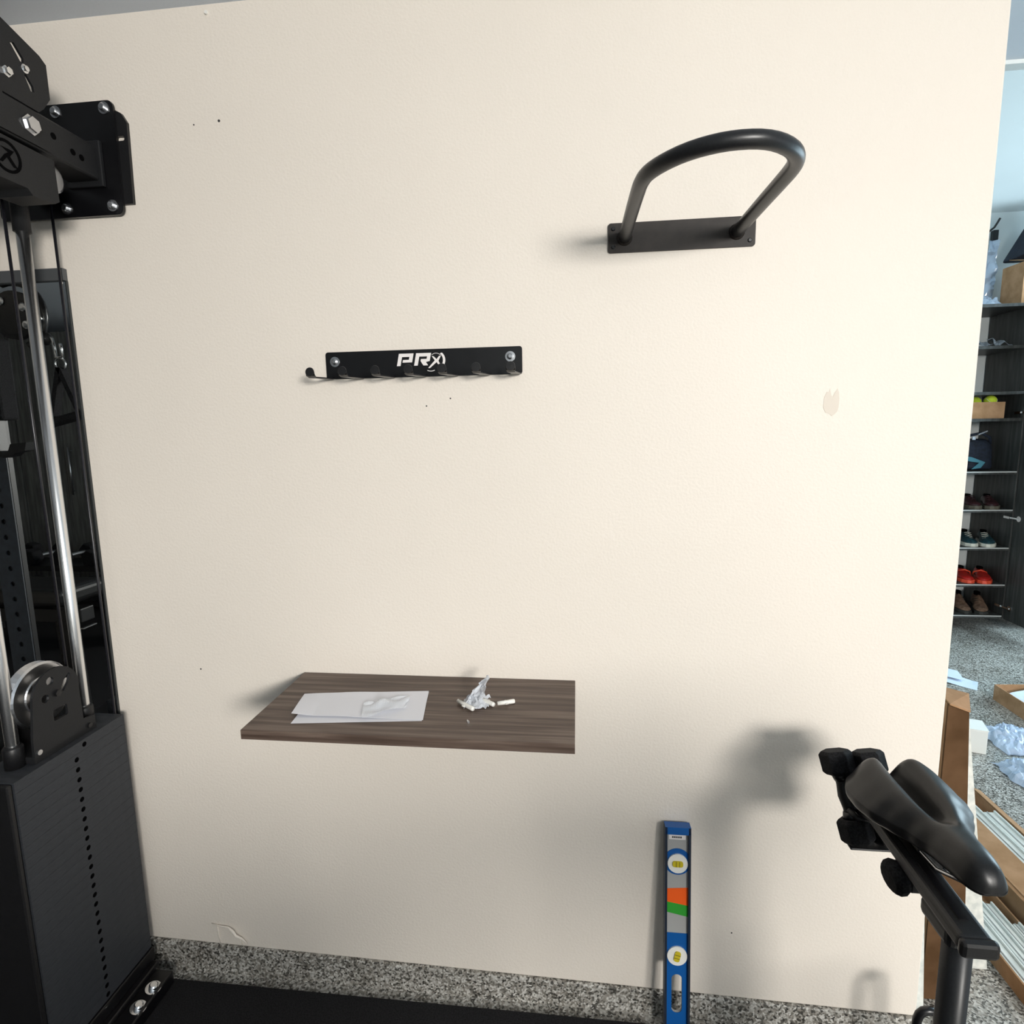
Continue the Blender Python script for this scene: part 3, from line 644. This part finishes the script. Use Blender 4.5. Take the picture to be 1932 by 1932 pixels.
tc = thing('unseen_blocker', 'tall dark unseen block added behind the camera to shade the wall', 'trolley', (.33, -1.88, .01))  # added out of view to darken the lower left of the wall
O('blocker_body', B((.17, .42, -2.02, -1.74, .09, 1.13)), M_GREYST, tc, bevel=.01)
for k in range(6): O('blocker_drawer', B((.19, .40, -1.74, -1.725, .11+.17*k, .265+.17*k)), M_BLACK, tc, bevel=.004)
for x in (.21, .38):
    for y in (-1.98, -1.78): O('blocker_castor', cyl((x-.015, y, .05), (x+.015, y, .05), .04, seg=16), M_RUBBER, tc)
def dumbbell(a, b, label):
    a, b = Vector(a), Vector(b); d = (b-a).normalized(); t_ = thing('dumbbell', label, 'dumbbell', tuple(b), 'dumbbells in the cradle behind the saddle')
    for c, nm in ((a, 'head'), (b, 'head')):
        dr = d if c is b else -d
        O('head', lathe([(0, -.022), (.025, -.022), (.031, -.016), (.031, .016), (.025, .022), (0, .022)], c, dr, 6), M_RUBBER, t_, bevel=.0015)
    O('handle', tube([a+d*.02, a+d*.04, (a+b)/2, b-d*.04, b-d*.02], [.0125, .0125, .0155, .0125, .0125], 16), M_BLACK, t_, smooth=True)
    O('collar', tube([a+d*.020, a+d*.034], [.018, .014], 16), M_BLACKG, t_, smooth=True)
    O('collar', tube([b-d*.034, b-d*.020], [.014, .018], 16), M_BLACKG, t_, smooth=True)
dumbbell((.513, -.205, .836), (.535, -.250, .722), 'black hex dumbbell on the left of the pair behind the saddle')
dumbbell((.572, -.205, .838), (.592, -.250, .724), 'black hex dumbbell on the right of the pair, mostly hidden by the saddle')

# ------------------------------------------------------------------ bench reflected in the mirror
wb = thing('weight_bench', 'black padded weight bench reflected low in the mirror', 'bench', (-2.7, -1.3, .01))
O('pad', B((-3.05, -2.40, -1.32, -1.04, .70, .79)), M_SADDLE, wb, bevel=.03, seg=4)
O('backrest', beam((-2.95, -1.25, .66), (-3.75, -1.25, .95), .28, .07), M_SADDLE, wb, bevel=.02)
for x in (-2.5, -3.3): O('leg', beam((x, -1.18, .04), (x-.02, -1.18, .68), .07, .07, up=(0, 1, 0)), M_BLACK, wb, bevel=.005)
O('foot', B((-2.56, -2.44, -1.42, -.94, .012, .06)), M_BLACK, wb, bevel=.01)
O('foot', B((-3.36, -3.24, -1.42, -.94, .012, .06)), M_BLACK, wb, bevel=.01)
O('spine', B((-3.4, -2.4, -1.22, -1.14, .60, .67)), M_BLACK, wb, bevel=.005)
O('end_cap', B((-2.41, -2.395, -1.22, -1.14, .57, .575)), M_ZINC, wb)
rk = thing('dumbbell_rack', 'black storage rack with dumbbells reflected at the foot of the mirror', 'rack', (-3.7, -2.5, .01))
for z in (.30, .56): O('tray', beam((-4.6, -2.5, z), (-3.05, -2.5, z), .28, .04), M_BLACK, rk)
for x in (-4.55, -3.1): O('upright', B((x-.03, x+.03, -2.62, -2.38, .01, .66)), M_BLACK, rk)
for z, n_ in ((.38, 6), (.64, 6)):
    for k in range(n_):
        x = -4.42+k*.24
        dbt = thing('dumbbell', 'black hex dumbbell on the %s tray of the reflected rack, %s from the right' % ('lower' if z < .5 else 'upper', ('sixth', 'fifth', 'fourth', 'third', 'second', 'first')[k]), 'dumbbell', (x, -2.5, z-.06), 'dumbbells on the storage rack')
        bmq = lathe([(0, -.16), (.055, -.16), (.062, -.15), (.062, -.09), (.055, -.08), (0, -.08)], (x, -2.5, z), (0, 1, 0), 6)
        O('head', bmq, M_RUBBER, dbt); O('head', lathe([(0, .16), (.055, .16), (.062, .15), (.062, .09), (.055, .08), (0, .08)], (x, -2.5, z), (0, 1, 0), 6), M_RUBBER, dbt)
        O('handle', cyl((x, -2.59, z), (x, -2.41, z), .016, seg=12), M_ZINC, dbt)

# ------------------------------------------------------------------ wall cabinets (one bank opposite the mirror, one in the far bay)
def cabinet_closed(x0, x1, label):
    c = thing('wall_cabinet', label, 'cabinet', ((x0+x1)/2, -3.4, .13), 'grey cabinets opposite the mirror')
    O('carcass', B((x0+.002, x1-.002, -4.045, -3.02, .134, 2.335)), M_CAB2, c)
    xm = (x0+x1)/2
    for a, b, hx in ((x0+.003, xm-.002, xm-.07), (xm+.002, x1-.003, xm+.07)):
        d = O('door', B((a, b, -3.018, -3.0, .137, 2.332)), M_CAB2, c, bevel=.001)
        O('handle', cyl((hx, -2.965, 1.03), (hx, -2.965, 1.42), .007, seg=10), M_ZINC, d, label='long steel bar handle', smooth=True)
        for z in (1.06, 1.39): O('handle_post', cyl((hx, -3.0, z), (hx, -2.965, z), .005, seg=8), M_ZINC, d)
cabinet_closed(-4.58, -3.78, 'closed grey cabinet opposite the mirror, with two long bar handles showing')
cabinet_closed(-5.195, -4.585, 'closed grey cabinet opposite the mirror, in the corner at its left')

for k_ in range(3):
    lc = thing('wall_cabinet', 'closed grey cabinet on the left side wall, %s from the corner' % ('first', 'second', 'third')[k_], 'cabinet', (-5.0, -2.5+k_*.95, .09), 'grey cabinets on the left side wall')
    y0_ = -2.99+k_*.93
    O('carcass', B((-5.195, -4.80, y0_, y0_+.92, .134, 2.335)), M_CAB2, lc)
    for a_, b_, h_ in ((y0_+.003, y0_+.458, y0_+.40), (y0_+.462, y0_+.917, y0_+.52)):
        d_ = O('door', B((-4.798, -4.78, a_, b_, .137, 2.332)), M_CAB2, lc, bevel=.001)
        O('handle', cyl((-4.745, h_, 1.03), (-4.745, h_, 1.42), .007, seg=10), M_ZINC, d_, label='long steel bar handle', smooth=True)
nc = thing('wall_cabinet', 'closed dark grey cabinet to the right of the open shoe cabinet', 'cabinet', (3.6, 3.2, .09))
O('carcass', B((3.075, 4.15, 3.04, 3.44, .092, 2.275)), M_CAB, nc)
for a_, b_ in ((3.078, 3.61), (3.614, 4.147)): O('door', B((a_, b_, 3.02, 3.038, .094, 2.273)), M_CAB, nc, bevel=.001)
cb = thing('shoe_cabinet', 'dark grey open cabinet with shoes on its shelves in the far bay', 'cabinet', (2.65, 3.2, .09))
zs = [2.275, 2.002, 1.696, 1.516, 1.151, .882, .611, .343, .114]
O('side_panel', B((3.031, 3.049, 3.02, 3.44, .092, 2.275)), M_CAB, cb, bevel=.001)
O('side_panel', B((2.25, 2.268, 3.02, 3.44, .092, 2.275)), M_CAB, cb, bevel=.001)
for z in zs:
    s_ = O('shelf', B((2.269, 3.030, 3.022, 3.44, z-.02, z)), M_CAB, cb)
    O('edge_banding', B((2.269, 3.030, 3.0205, 3.022, z-.008, z)), M_EDGEBAND if z < 1.5 else M_CAB, s_)  # lit look painted on edges below eye level, the upper ones stay dark
dr = O('door', B((3.040, 3.058, 2.58, 3.0175, .092, 1.69)), M_CAB, cb, bevel=.001)
O('door', B((3.040, 3.058, 2.58, 3.0175, 1.70, 2.27)), M_CAB, cb, bevel=.001)
for z in (1.553, .824, .182):
    hg = bmesh.new(); cyl((3.040, 2.965, z), (3.034, 2.965, z), .020, seg=16, bm=hg); B((3.018, 3.030, 3.03, 3.085, z-.008, z+.008), bm=hg)
    beam((3.030, 3.03, z), (3.036, 2.965, z), .012, .010, bm=hg)
    O('hinge', hg, M_CHROME, cb, label='chrome concealed hinge')

# shoes ------------------------------------------------------------------
def shoe(label, group, style, x, y, z, mirror=1, rz=0, upper=None, sole=None, lace=None):
    o = thing('shoe', label, 'shoe', (0, 0, 0), group)
    # plan outline stations along length (0 heel .. 1 toe): half widths, sole z, upper height
    Lh = .27; st = []
    H = dict(boot=.115, sneaker=.090, clog=.080, loafer=.085)[style]
    for k in range(13):
        t_ = k/12
        hw = .034*math.sin(min(1, (t_+.06)/.24)*PI/2)*(1) + .014*math.exp(-((t_-.70)/.20)**2)
        if t_ > .86: hw *= math.sqrt(max(.02, 1-((t_-.86)/.145)**2))
        off = .010*math.sin(t_*PI)*mirror
        if t_ < .38: h = H*(1-.10*abs(t_-.08)/.38)
        else: h = H*.92 + (.050-H*.92)*min(1, (t_-.38)/.34)**.8
        if t_ > .85: h = .050 - .018*((t_-.85)/.15)**2
        st.append((t_, hw, off, h))
    bm = bmesh.new(); rings = []
    for t_, hw, off, h in st:
        top = .40 if t_ < .4 else .55; ring = []
        for q in range(13):
            a = PI*q/12; cx = math.cos(a); sz = math.sin(a)
            x_ = off + hw*(cx if abs(cx) > .7 else cx*(1-(1-top)*sz**2)); ring.append(bm.verts.new((x_, t_*Lh-.135, .022+(h-.022)*sz**.75)))
        rings.append(ring)
    for a, b in zip(rings, rings[1:]):
        for k in range(12): bm.faces.new((a[k], a[k+1], b[k+1], b[k]))
        bm.faces.new((a[12], a[0], b[0], b[12]))
    bm.faces.new(rings[0]); bm.faces.new(rings[-1][::-1])
    O('upper', bm, upper, o, smooth=True, sub=1)
    def slab(g, z0, z1, m, nm):
        pts_ = [(off+hw*1.04+g, t_*Lh-.135) for t_, hw, off, h in st] + [(off-hw*1.04-g, t_*Lh-.135) for t_, hw, off, h in st][::-1]
        b_ = bmesh.new(); lo = [b_.verts.new((px, py*1.02, z0)) for px, py in pts_]; hi = [b_.verts.new((px, py*1.02, z1)) for px, py in pts_]; n_ = len(pts_)
        for k in range(n_): b_.faces.new((lo[k], lo[(k+1) % n_], hi[(k+1) % n_], hi[k]))
        b_.faces.new(lo[::-1]); b_.faces.new(hi); O(nm, b_, m, o, bevel=.002)
    slab(.002, 0, .024, sole, 'sole')
    ov = bmesh.new(); pts_ = [(.010*math.sin(.2*PI)*mirror+.019*math.cos(a), -.082+.040*math.sin(a)) for a in [2*PI*k/16 for k in range(16)]]
    lo = [ov.verts.new((px, py, H*.86)) for px, py in pts_]; hi = [ov.verts.new((px*1.02, py, H*1.02)) for px, py in pts_]
    for k in range(16): ov.faces.new((lo[k], lo[(k+1) % 16], hi[(k+1) % 16], hi[k]))
    ov.faces.new(hi); O('opening', ov, M_HOLE, o)
    if lace:
        for k in range(4 if style != 'clog' else 1):
            yy = -.015+.018*k; zz = .083-.010*k
            if style == 'clog':
                tube([(-.043, -.03, .03), (-.036, -.02, .055), (0, .0, .072), (.036, -.02, .055), (.043, -.03, .03)], [.006]*5, 8, bm=(lb := bmesh.new())); O('strap', lb, lace, o, smooth=True)
            else: O('lace', tube([(-.020, yy, zz-.006), (0, yy+.003, zz), (.020, yy, zz-.006)], .0028, 6), lace, o, smooth=True)
    o.location = (x, y, z); o.rotation_euler = (0, 0, rz)
    return o
# toes point out of the cabinet, towards the room (rz = 180 degrees)
YS = 3.165
def pair(names, group, style, z, xs, **k):
    for i, x in enumerate(xs): shoe(names[i], group, style, (2.850, 2.950)[i]+x*0, 3.170-.018*i, z+.0005, mirror=(1, -1)[i], rz=PI-.36+(.05, -.03)[i], **k)
pair(['maroon shoe on the topmost shoe shelf, left of its pair', 'maroon shoe on the topmost shoe shelf, right of its pair'], 'maroon shoes on the cabinet shelf', 'loafer', .882, (2.795, 2.895), upper=M_MAROON, sole=M_SOLEM, lace=M_MAROON)
pair(['dark teal sneaker with white sole, left of its pair', 'dark teal sneaker with white sole, right of its pair'], 'teal sneakers on the cabinet shelf', 'sneaker', .611, (2.795, 2.897), upper=M_DTEAL, sole=M_SOLEW, lace=M_SOLEW)
pair(['bright red clog on the cabinet shelf, left of its pair', 'bright red clog on the cabinet shelf, right of its pair'], 'red clogs on the cabinet shelf', 'clog', .343, (2.805, 2.907), upper=M_RED, sole=M_ORED, lace=M_ORED)
pair(['brown hiking shoe on the lowest cabinet shelf, left of its pair', 'brown hiking shoe on the lowest cabinet shelf, right of its pair'], 'brown hiking shoes on the cabinet shelf', 'boot', .114, (2.795, 2.896), upper=M_BROWN, sole=M_SOLED, lace=M_SOLED)

# navy bag with teal print
nb = thing('cloth_bag', 'navy cloth bag with teal print slumped on a cabinet shelf', 'bag', (2.80, 3.2, 1.1515))
bm = bmesh.new(); rings = []
for k in range(9):
    t_ = k/8; ring = []
    for q in range(20):
        a = 2*PI*q/20; rr = 1-.10*t_-.35*max(0, t_-.75)*4*.6
        x = .165*rr*math.copysign(abs(math.cos(a))**.6, math.cos(a)); y = .085*rr*math.copysign(abs(math.sin(a))**.7, math.sin(a))
        n_ = noise.noise(Vector((x*14, y*14, t_*4)))*.018
        ring.append(bm.verts.new((2.79+x+n_, 3.18+y+n_, 1.1515+.225*t_+(0 if k == 0 else n_*.8))))
    rings.append(ring)
for a, b in zip(rings, rings[1:]):
    for k in range(20): bm.faces.new((a[k], a[(k+1) % 20], b[(k+1) % 20], b[k]))
bm.faces.new(rings[0][::-1]); bm.faces.new(rings[-1])
O('bag_body', bm, M_NAVY, nb, smooth=True, sub=1)
O('strap', tube([(2.70, 3.12, 1.36), (2.75, 3.10, 1.40), (2.83, 3.10, 1.415), (2.90, 3.12, 1.385), (2.92, 3.14, 1.34)], .010, 8), M_NAVY, nb, smooth=True)
O('buckle', beam((2.80, 3.088, 1.405), (2.86, 3.09, 1.43), .012, .008), M_SILVER, nb); O('buckle', B((2.765, 2.785, 3.083, 3.09, 1.37, 1.392)), M_SILVER, nb)
O('print', plate([(2.70, 1.262), (2.772, 1.248), (2.862, 1.212), (2.835, 1.172), (2.775, 1.163), (2.822, 1.208), (2.765, 1.218), (2.70, 1.235)], [], .004, WALLM(3.085)), M_TEAL, nb, label='teal print')

# cardboard tray with tennis balls
ct = thing('cardboard_tray', 'small open cardboard tray holding tennis balls on a cabinet shelf', 'box', (2.82, 3.12, 1.516))
O('panel', B((2.70, 2.925, 3.040, 3.045, 1.5165, 1.628)), M_CARD, ct)
O('panel', B((2.70, 2.925, 3.235, 3.240, 1.5165, 1.628)), M_CARD, ct)
O('panel', B((2.70, 2.705, 3.045, 3.235, 1.5165, 1.628)), M_CARD, ct); O('panel', B((2.92, 2.925, 3.045, 3.235, 1.5165, 1.628)), M_CARD, ct)
O('base', B((2.705, 2.92, 3.045, 3.235, 1.5165, 1.521)), M_CARD, ct)
def ball(c, label, R=.038):
    b_ = bmesh.new(); bmesh.ops.create_uvsphere(b_, u_segments=24, v_segments=16, radius=R); bmesh.ops.translate(b_, verts=b_.verts, vec=c)
    o = O('tennis_ball', b_, M_TENNIS, smooth=True, org=c); tag(o, label, 'ball', 'tennis balls in the cardboard tray')
    O('seam', tube([Vector(c)+Vector((math.cos(a), math.sin(a), .55*math.cos(2*a))).normalized()*R for a in [2*PI*k/32 for k in range(32)]], .0012, 5, closed=True), M_WHITE, o)
for c, l in (((2.862, 3.092, 1.6365), 'bright yellow-green tennis ball heaped highest at the front of the cardboard tray'), ((2.790, 3.135, 1.630), 'yellow-green tennis ball peeping out left behind the highest one'),
             ((2.858, 3.095, 1.5595), 'yellow-green tennis ball in the tray, under the highest one'), ((2.775, 3.12, 1.5595), 'yellow-green tennis ball in the tray, lower left'), ((2.82, 3.185, 1.5595), 'yellow-green tennis ball in the tray, lower rear')): ball(c, l)

# small packs on the upper shelf
for i, (x, y, w_, l) in enumerate(((2.755, 3.13, .07, 'small silvery plastic pack on the upper cabinet shelf, nearest the wall corner'), (2.885, 3.11, .055, 'small silver and black pack right of the other on the upper cabinet shelf'))):
    sheet([(x-w_, y-.06, 2.004), (x+w_, y-.06, 2.004), (x+w_*.8, y+.06, 2.03), (x-w_*.8, y+.06, 2.06)], 14, 10, .03, M_SILVER, 'plastic_pack', thick=.001, freq=22, seed=i*3.)
    tag(bpy.data.objects['plastic_pack' if i == 0 else 'plastic_pack.001'], l, 'packet')

# cardboard box on the cabinet top, black bag behind it, hanging film
bx = thing('cardboard_box', 'brown cardboard box with green print on top of the shoe cabinet', 'box', (3.1, 3.15, 2.276))
O('panel', B((2.955, 3.36, 3.035, 3.04, 2.2765, 2.545)), M_CARD, bx); O('panel', B((2.955, 2.96, 3.04, 3.24, 2.2765, 2.545)), M_CARD, bx)
O('panel', B((3.355, 3.36, 3.04, 3.24, 2.2765, 2.545)), M_CARD, bx); O('panel', B((2.96, 3.355, 3.235, 3.24, 2.2765, 2.545)), M_CARD, bx)
O('flap', hexa([(2.955, 3.035, 2.546), (3.36, 3.035, 2.546), (3.36, 3.20, 2.59), (2.965, 3.20, 2.59), (2.955, 3.035, 2.55), (3.36, 3.035, 2.55), (3.36, 3.20, 2.594), (2.965, 3.20, 2.594)]), M_CARD, bx)
O('hand_slot', plate(rrect(3.06, 3.12, 2.43, 2.46, .012), [], .001, WALLM(3.0352)), M_HOLE, bx)
O('green_print', plate([(2.97, 2.295), (3.02, 2.285), (3.03, 2.36), (3.015, 2.40), (2.995, 2.35), (2.975, 2.34)], [], .001, WALLM(3.0352)), M_PRINTG, bx, label='green leaf print')
tag(O('bin_bag', hexa([(2.985, 3.06, 2.597), (3.40, 3.06, 2.597), (3.40, 3.32, 2.597), (2.985, 3.32, 2.597), (3.11, 3.12, 2.87), (3.38, 3.12, 2.90), (3.38, 3.28, 2.90), (3.11, 3.28, 2.87)]), M_NAVY, bevel=.02, seg=3), 'dark folded bag lying on the cardboard box on the cabinet', 'bag')
hb = thing('hanging_bag', 'clear plastic sheet hanging from a dark wall hook beside the cardboard box', 'bag', (2.76, 3.40, 2.3))
O('hook', tube([(2.975, 3.449, 2.86), (2.975, 3.40, 2.87), (2.985, 3.385, 2.90), (2.995, 3.38, 2.925)], .007, 8), M_INK, hb, smooth=True)
O('clip', B((2.965, 3.000, 3.385, 3.42, 2.78, 2.85)), M_GREYST, hb, bevel=.004)
sheet([(2.90, 3.41, 2.30), (3.00, 3.40, 2.30), (3.01, 3.40, 2.78), (2.95, 3.41, 2.78)], 10, 24, .03, M_FILM2, 'film', hb, thick=.0005, freq=14)
sheet([(2.76, 3.20, 2.285), (2.90, 3.12, 2.285), (2.91, 3.30, 2.37), (2.80, 3.36, 2.40)], 12, 10, .03, M_FILM2, 'film', hb, thick=.0005, freq=20)

# ------------------------------------------------------------------ things on the floor of the far bay
tb = thing('tall_cardboard_box', 'tall narrow brown cardboard box standing on end beside the wall corner', 'box', (.94, .15, 0))
O('panel', hexa([(.897, .095, .002), (1.000, .095, .002), (1.000, .100, .002), (.897, .100, .002), (.896, .095, .822), (.944, .095, .803), (.944, .100, .803), (.896, .100, .822)]), M_CARDSHADE, tb)  # front panel's shade is put into its darker colour
O('panel', hexa([(.897, .100, .002), (.900, .100, .002), (.900, .19, .002), (.897, .19, .002), (.896, .100, .822), (.899, .100, .822), (.899, .19, .822), (.896, .19, .822)]), M_CARD, tb)
O('panel', hexa([(.998, .100, .002), (1.002, .100, .002), (1.002, .19, .002), (.998, .19, .002), (.942, .100, .803), (.946, .100, .803), (.946, .19, .803), (.942, .19, .803)]), M_CARD, tb)
O('flap', hexa([(.893, .085, .824), (.942, .088, .805), (.985, .165, .815), (.905, .185, .83), (.893, .085, .828), (.942, .088, .809), (.985, .165, .819), (.905, .185, .834)]), M_CARD, tb, label='open top flap')
tag(O('trim_board', hexa([(1.01, .2, .0), (1.125, .2, .0), (1.125, .21, .0), (1.01, .21, .0), (.960, .2, .752), (1.012, .2, .752), (1.012, .21, .752), (.960, .21, .752)]), M_VINYL), 'white board standing behind the tall narrow cardboard box', 'board')
tag(O('foam_strip', hexa([(.838, .04, .001), (.872, .04, .001), (.872, .075, .001), (.838, .075, .001), (.836, .04, .45), (.842, .04, .45), (.842, .075, .45), (.836, .075, .45)]), M_VINYL), 'slim white foam strip standing against the end of the wall', 'strip')
# white carton
wc = thing('white_carton', 'small white carton standing on the speckled floor', 'box', (1.90, 1.35, 0))
O('carton_body', hexa([(1.770, 1.345, 0), (1.845, 1.322, 0), (1.88, 1.42, 0), (1.80, 1.45, 0), (1.770, 1.345, .110), (1.845, 1.322, .110), (1.88, 1.42, .110), (1.80, 1.45, .110)]), M_WHITE, wc, bevel=.002)
O('lid', hexa([(1.768, 1.343, .1105), (1.847, 1.320, .1105), (1.882, 1.422, .1105), (1.798, 1.452, .1105), (1.768, 1.343, .114), (1.847, 1.320, .114), (1.882, 1.422, .114), (1.798, 1.452, .114)]), M_WHITE, wc)
# flat papers
for i, (q, l) in enumerate(([[(2.05, 2.16, .002), (2.235, 2.00, .002), (2.31, 2.11, .002), (2.12, 2.30, .002)], 'white leaflet on the floor beside the wall corner, lower of two'], [[(2.09, 2.22, .012), (2.23, 2.10, .012), (2.27, 2.23, .012), (2.14, 2.33, .012)], 'white leaflet lying askew on top of the other leaflet on the floor'])):
    tag(sheet(q, 10, 8, .006, M_PAPERF, 'leaflet', thick=.0008, freq=6, seed=i), l, 'paper')
# brown scraps
for i, (x, y) in enumerate(((2.02, 1.99), (2.06, 1.955), (2.05, 2.02), (2.00, 1.93))):
    tag(sheet([(x-.025, y-.015, .002), (x+.02, y-.018, .002), (x+.028, y+.012, .004), (x-.018, y+.02, .004)], 4, 3, .012, M_CARDSHADE, 'cardboard_scrap', thick=.001, freq=40, seed=i*5.), 'torn brown scrap on the floor behind the tall box, the %s' % ('second farthest', 'rightmost', 'farthest', 'nearest')[i], 'scrap', 'brown cardboard scraps by the wall corner')
# open carton with white papers
ob = thing('open_carton', 'long open brown carton holding a white sheet at the right edge', 'box', (2.4, 1.7, 0))
a0, a1 = Vector((2.255, 1.90, 0)), Vector((2.235, 1.10, 0)); off_ = Vector((.30, .02, 0)); up_ = Vector((0, 0, .085))
def wallq(p, q, m=M_CARD, h=up_, nm='panel'):
    n_ = (q-p).cross(Vector((0, 0, 1))).normalized()*.004
    return O(nm, hexa([p, q, q+n_, p+n_, p+h, q+h, q+n_+h, p+n_+h]), m, ob)
wallq(a0, a1); wallq(a0+off_, a1+off_); wallq(a0, a0+off_); wallq(a1, a1+off_)
O('base', hexa([a0, a1, a1+off_, a0+off_, a0+up_*.05, a1+up_*.05, a1+off_+up_*.05, a0+off_+up_*.05]), M_CARD, ob)
tag(sheet([a0+Vector((.03, -.05, .06)), a0+Vector((.30, -.02, .11)), a1+Vector((.30, .02, .11)), a1+Vector((.03, .02, .07))], 12, 16, .02, M_PAPERF, 'paper_sheet', thick=.001, freq=7), 'white sheet of paper lying in the long open brown carton', 'paper')
# pile of clear plastic bags
for i, (x, y, s_, l) in enumerate(((2.045, 1.44, .11, 'crumpled clear plastic bag beside the white carton, farther of the two on the floor'), (1.945, 1.12, .125, 'crumpled clear plastic bag on the floor, nearer of the two'))):
    def cr(q, a, b, x=x, y=y, s_=s_, i=i):
        e = math.sin(a*PI)*math.sin(b*PI)
        n1 = noise.noise(Vector((a*5+i*3, b*5, 1))); n2 = noise.noise(Vector((a*5, b*5+i*7, 5))); n3 = noise.noise(Vector((a*9+i, b*9, 9)))
        return Vector((x+(a-.5)*2*s_+n1*.02, y+(b-.5)*2*s_*1.1+n2*.02, .004+e**.5*.05+abs(n3)*.035*e**.3))
    tag(sheet([(0, 0, 0), (1, 0, 0), (1, 1, 0), (0, 1, 0)], 22, 22, 0, M_FILM2, 'plastic_bag', thick=.0006, fold=cr), l, 'bag', 'clear plastic bags on the floor')

# long cartons full of white trim strips
def long_carton(name_label, x0, x1, y0, y1, h, slant):
    c = thing('long_carton', name_label, 'box', ((x0+x1)/2, (y0+y1)/2, 0))
    sx = lambda y: (y-y1)*slant
    def pan(a, b, z0, z1, ya=y0, yb=y1, m=M_CARD, nm='panel'):
        O(nm, hexa([(a+sx(ya), ya, z0), (b+sx(ya), ya, z0), (b+sx(yb), yb, z0), (a+sx(yb), yb, z0), (a+sx(ya), ya, z1), (b+sx(ya), ya, z1), (b+sx(yb), yb, z1), (a+sx(yb), yb, z1)]), m, c)
    pan(x0, x0+.005, .0, h); pan(x1-.005, x1, 0, h); pan(x0+.005, x1-.005, 0, .005)
    pan(x0+.005, x1-.005, .005, h*.9, y1-.005, y1); pan(x0+.005, x1-.005, .005, h*.9, y0, y0+.005)
    return c, sx
cA, sA = long_carton('long brown carton nearest the wall corner, full of white trim strips', 1.150, 1.285, -.9, .50, .050, .0)
cB, sB = long_carton('second long brown carton beyond the nearer one, with a wide folded flap', 1.310, 1.505, -.7, .88, .11, .0)
O('flap', hexa([(1.300, -.7, .100), (1.40, -.7, .112), (1.40, .78, .112), (1.300, .68, .100), (1.300, -.7, .104), (1.40, -.7, .116), (1.40, .78, .116), (1.300, .68, .104)]), M_CARD, cB)
O('flap', hexa([(1.500+sB(-.7), -.7, .112), (1.530+sB(-.7), -.7, .10), (1.530, .88, .10), (1.500, .88, .112), (1.500+sB(-.7), -.7, .116), (1.530+sB(-.7), -.7, .104), (1.530, .88, .104), (1.500, .88, .116)]), M_CARD, cB)
def strip_profile(xc, y0, y1, z, w, sx, label, group, tw=0):
    # an L-shaped moulding: flat with a raised lip along one side
    t_ = thing('trim_strip', label, 'trim', (xc, (y0+y1)/2, z), group)
    X = lambda x, y: x + sx(y) + tw*(y-y0)
    def q(a, b, z0, z1, m, nm): O(nm, hexa([(X(a, y0), y0, z0), (X(b, y0), y0, z0), (X(b, y1), y1, z0), (X(a, y1), y1, z0), (X(a, y0), y0, z1), (X(b, y0), y0, z1), (X(b, y1), y1, z1), (X(a, y1), y1, z1)]), m, t_, bevel=.0015)
    q(xc-w/2, xc+w/2, z, z+.006, M_VINYL, 'face'); q(xc+w/2-.006, xc+w/2, z+.006, z+.014, M_VINYL, 'lip'); q(xc-w*.25, xc-w*.15, z+.006, z+.009, M_LGREY, 'groove_bead')
G = 'white trim strips in the nearer long carton'
for i, (xc, y0, y1, z, w, tw, l) in enumerate(((1.175, -.85, .48, .036, .036, 0, 'white trim strip nearest the wall corner in the nearer long carton'),
        (1.211, -.85, .45, .042, .030, 0, 'white trim strip, second from the wall corner in the nearer long carton'),
        (1.243, -.85, .39, .036, .028, 0, 'white trim strip, third from the wall corner in the nearer long carton'),
        (1.269, -.85, .31, .044, .020, 0, 'white trim strip along the far side of the nearer long carton'),
        (1.185, -.85, .40, .008, .05, 0, 'white trim strip under the others in the nearer long carton, wall side'),
        (1.245, -.85, .40, .008, .05, 0, 'white trim strip under the others in the nearer long carton, far side'))):
    strip_profile(xc, y0, y1, z, w, sA, l, G, tw)
G = 'white trim strips in the second long carton'
for i, (xc, y0, y1, z, w, tw, l) in enumerate(((1.428, -.65, .80, .100, .036, 0, 'white trim strip beside the wide flap of the second long carton'),
        (1.470, -.65, .74, .104, .038, 0, 'white trim strip along the far edge of the second long carton'))):
    strip_profile(xc, y0, y1, z, w, sB, l, G, tw)
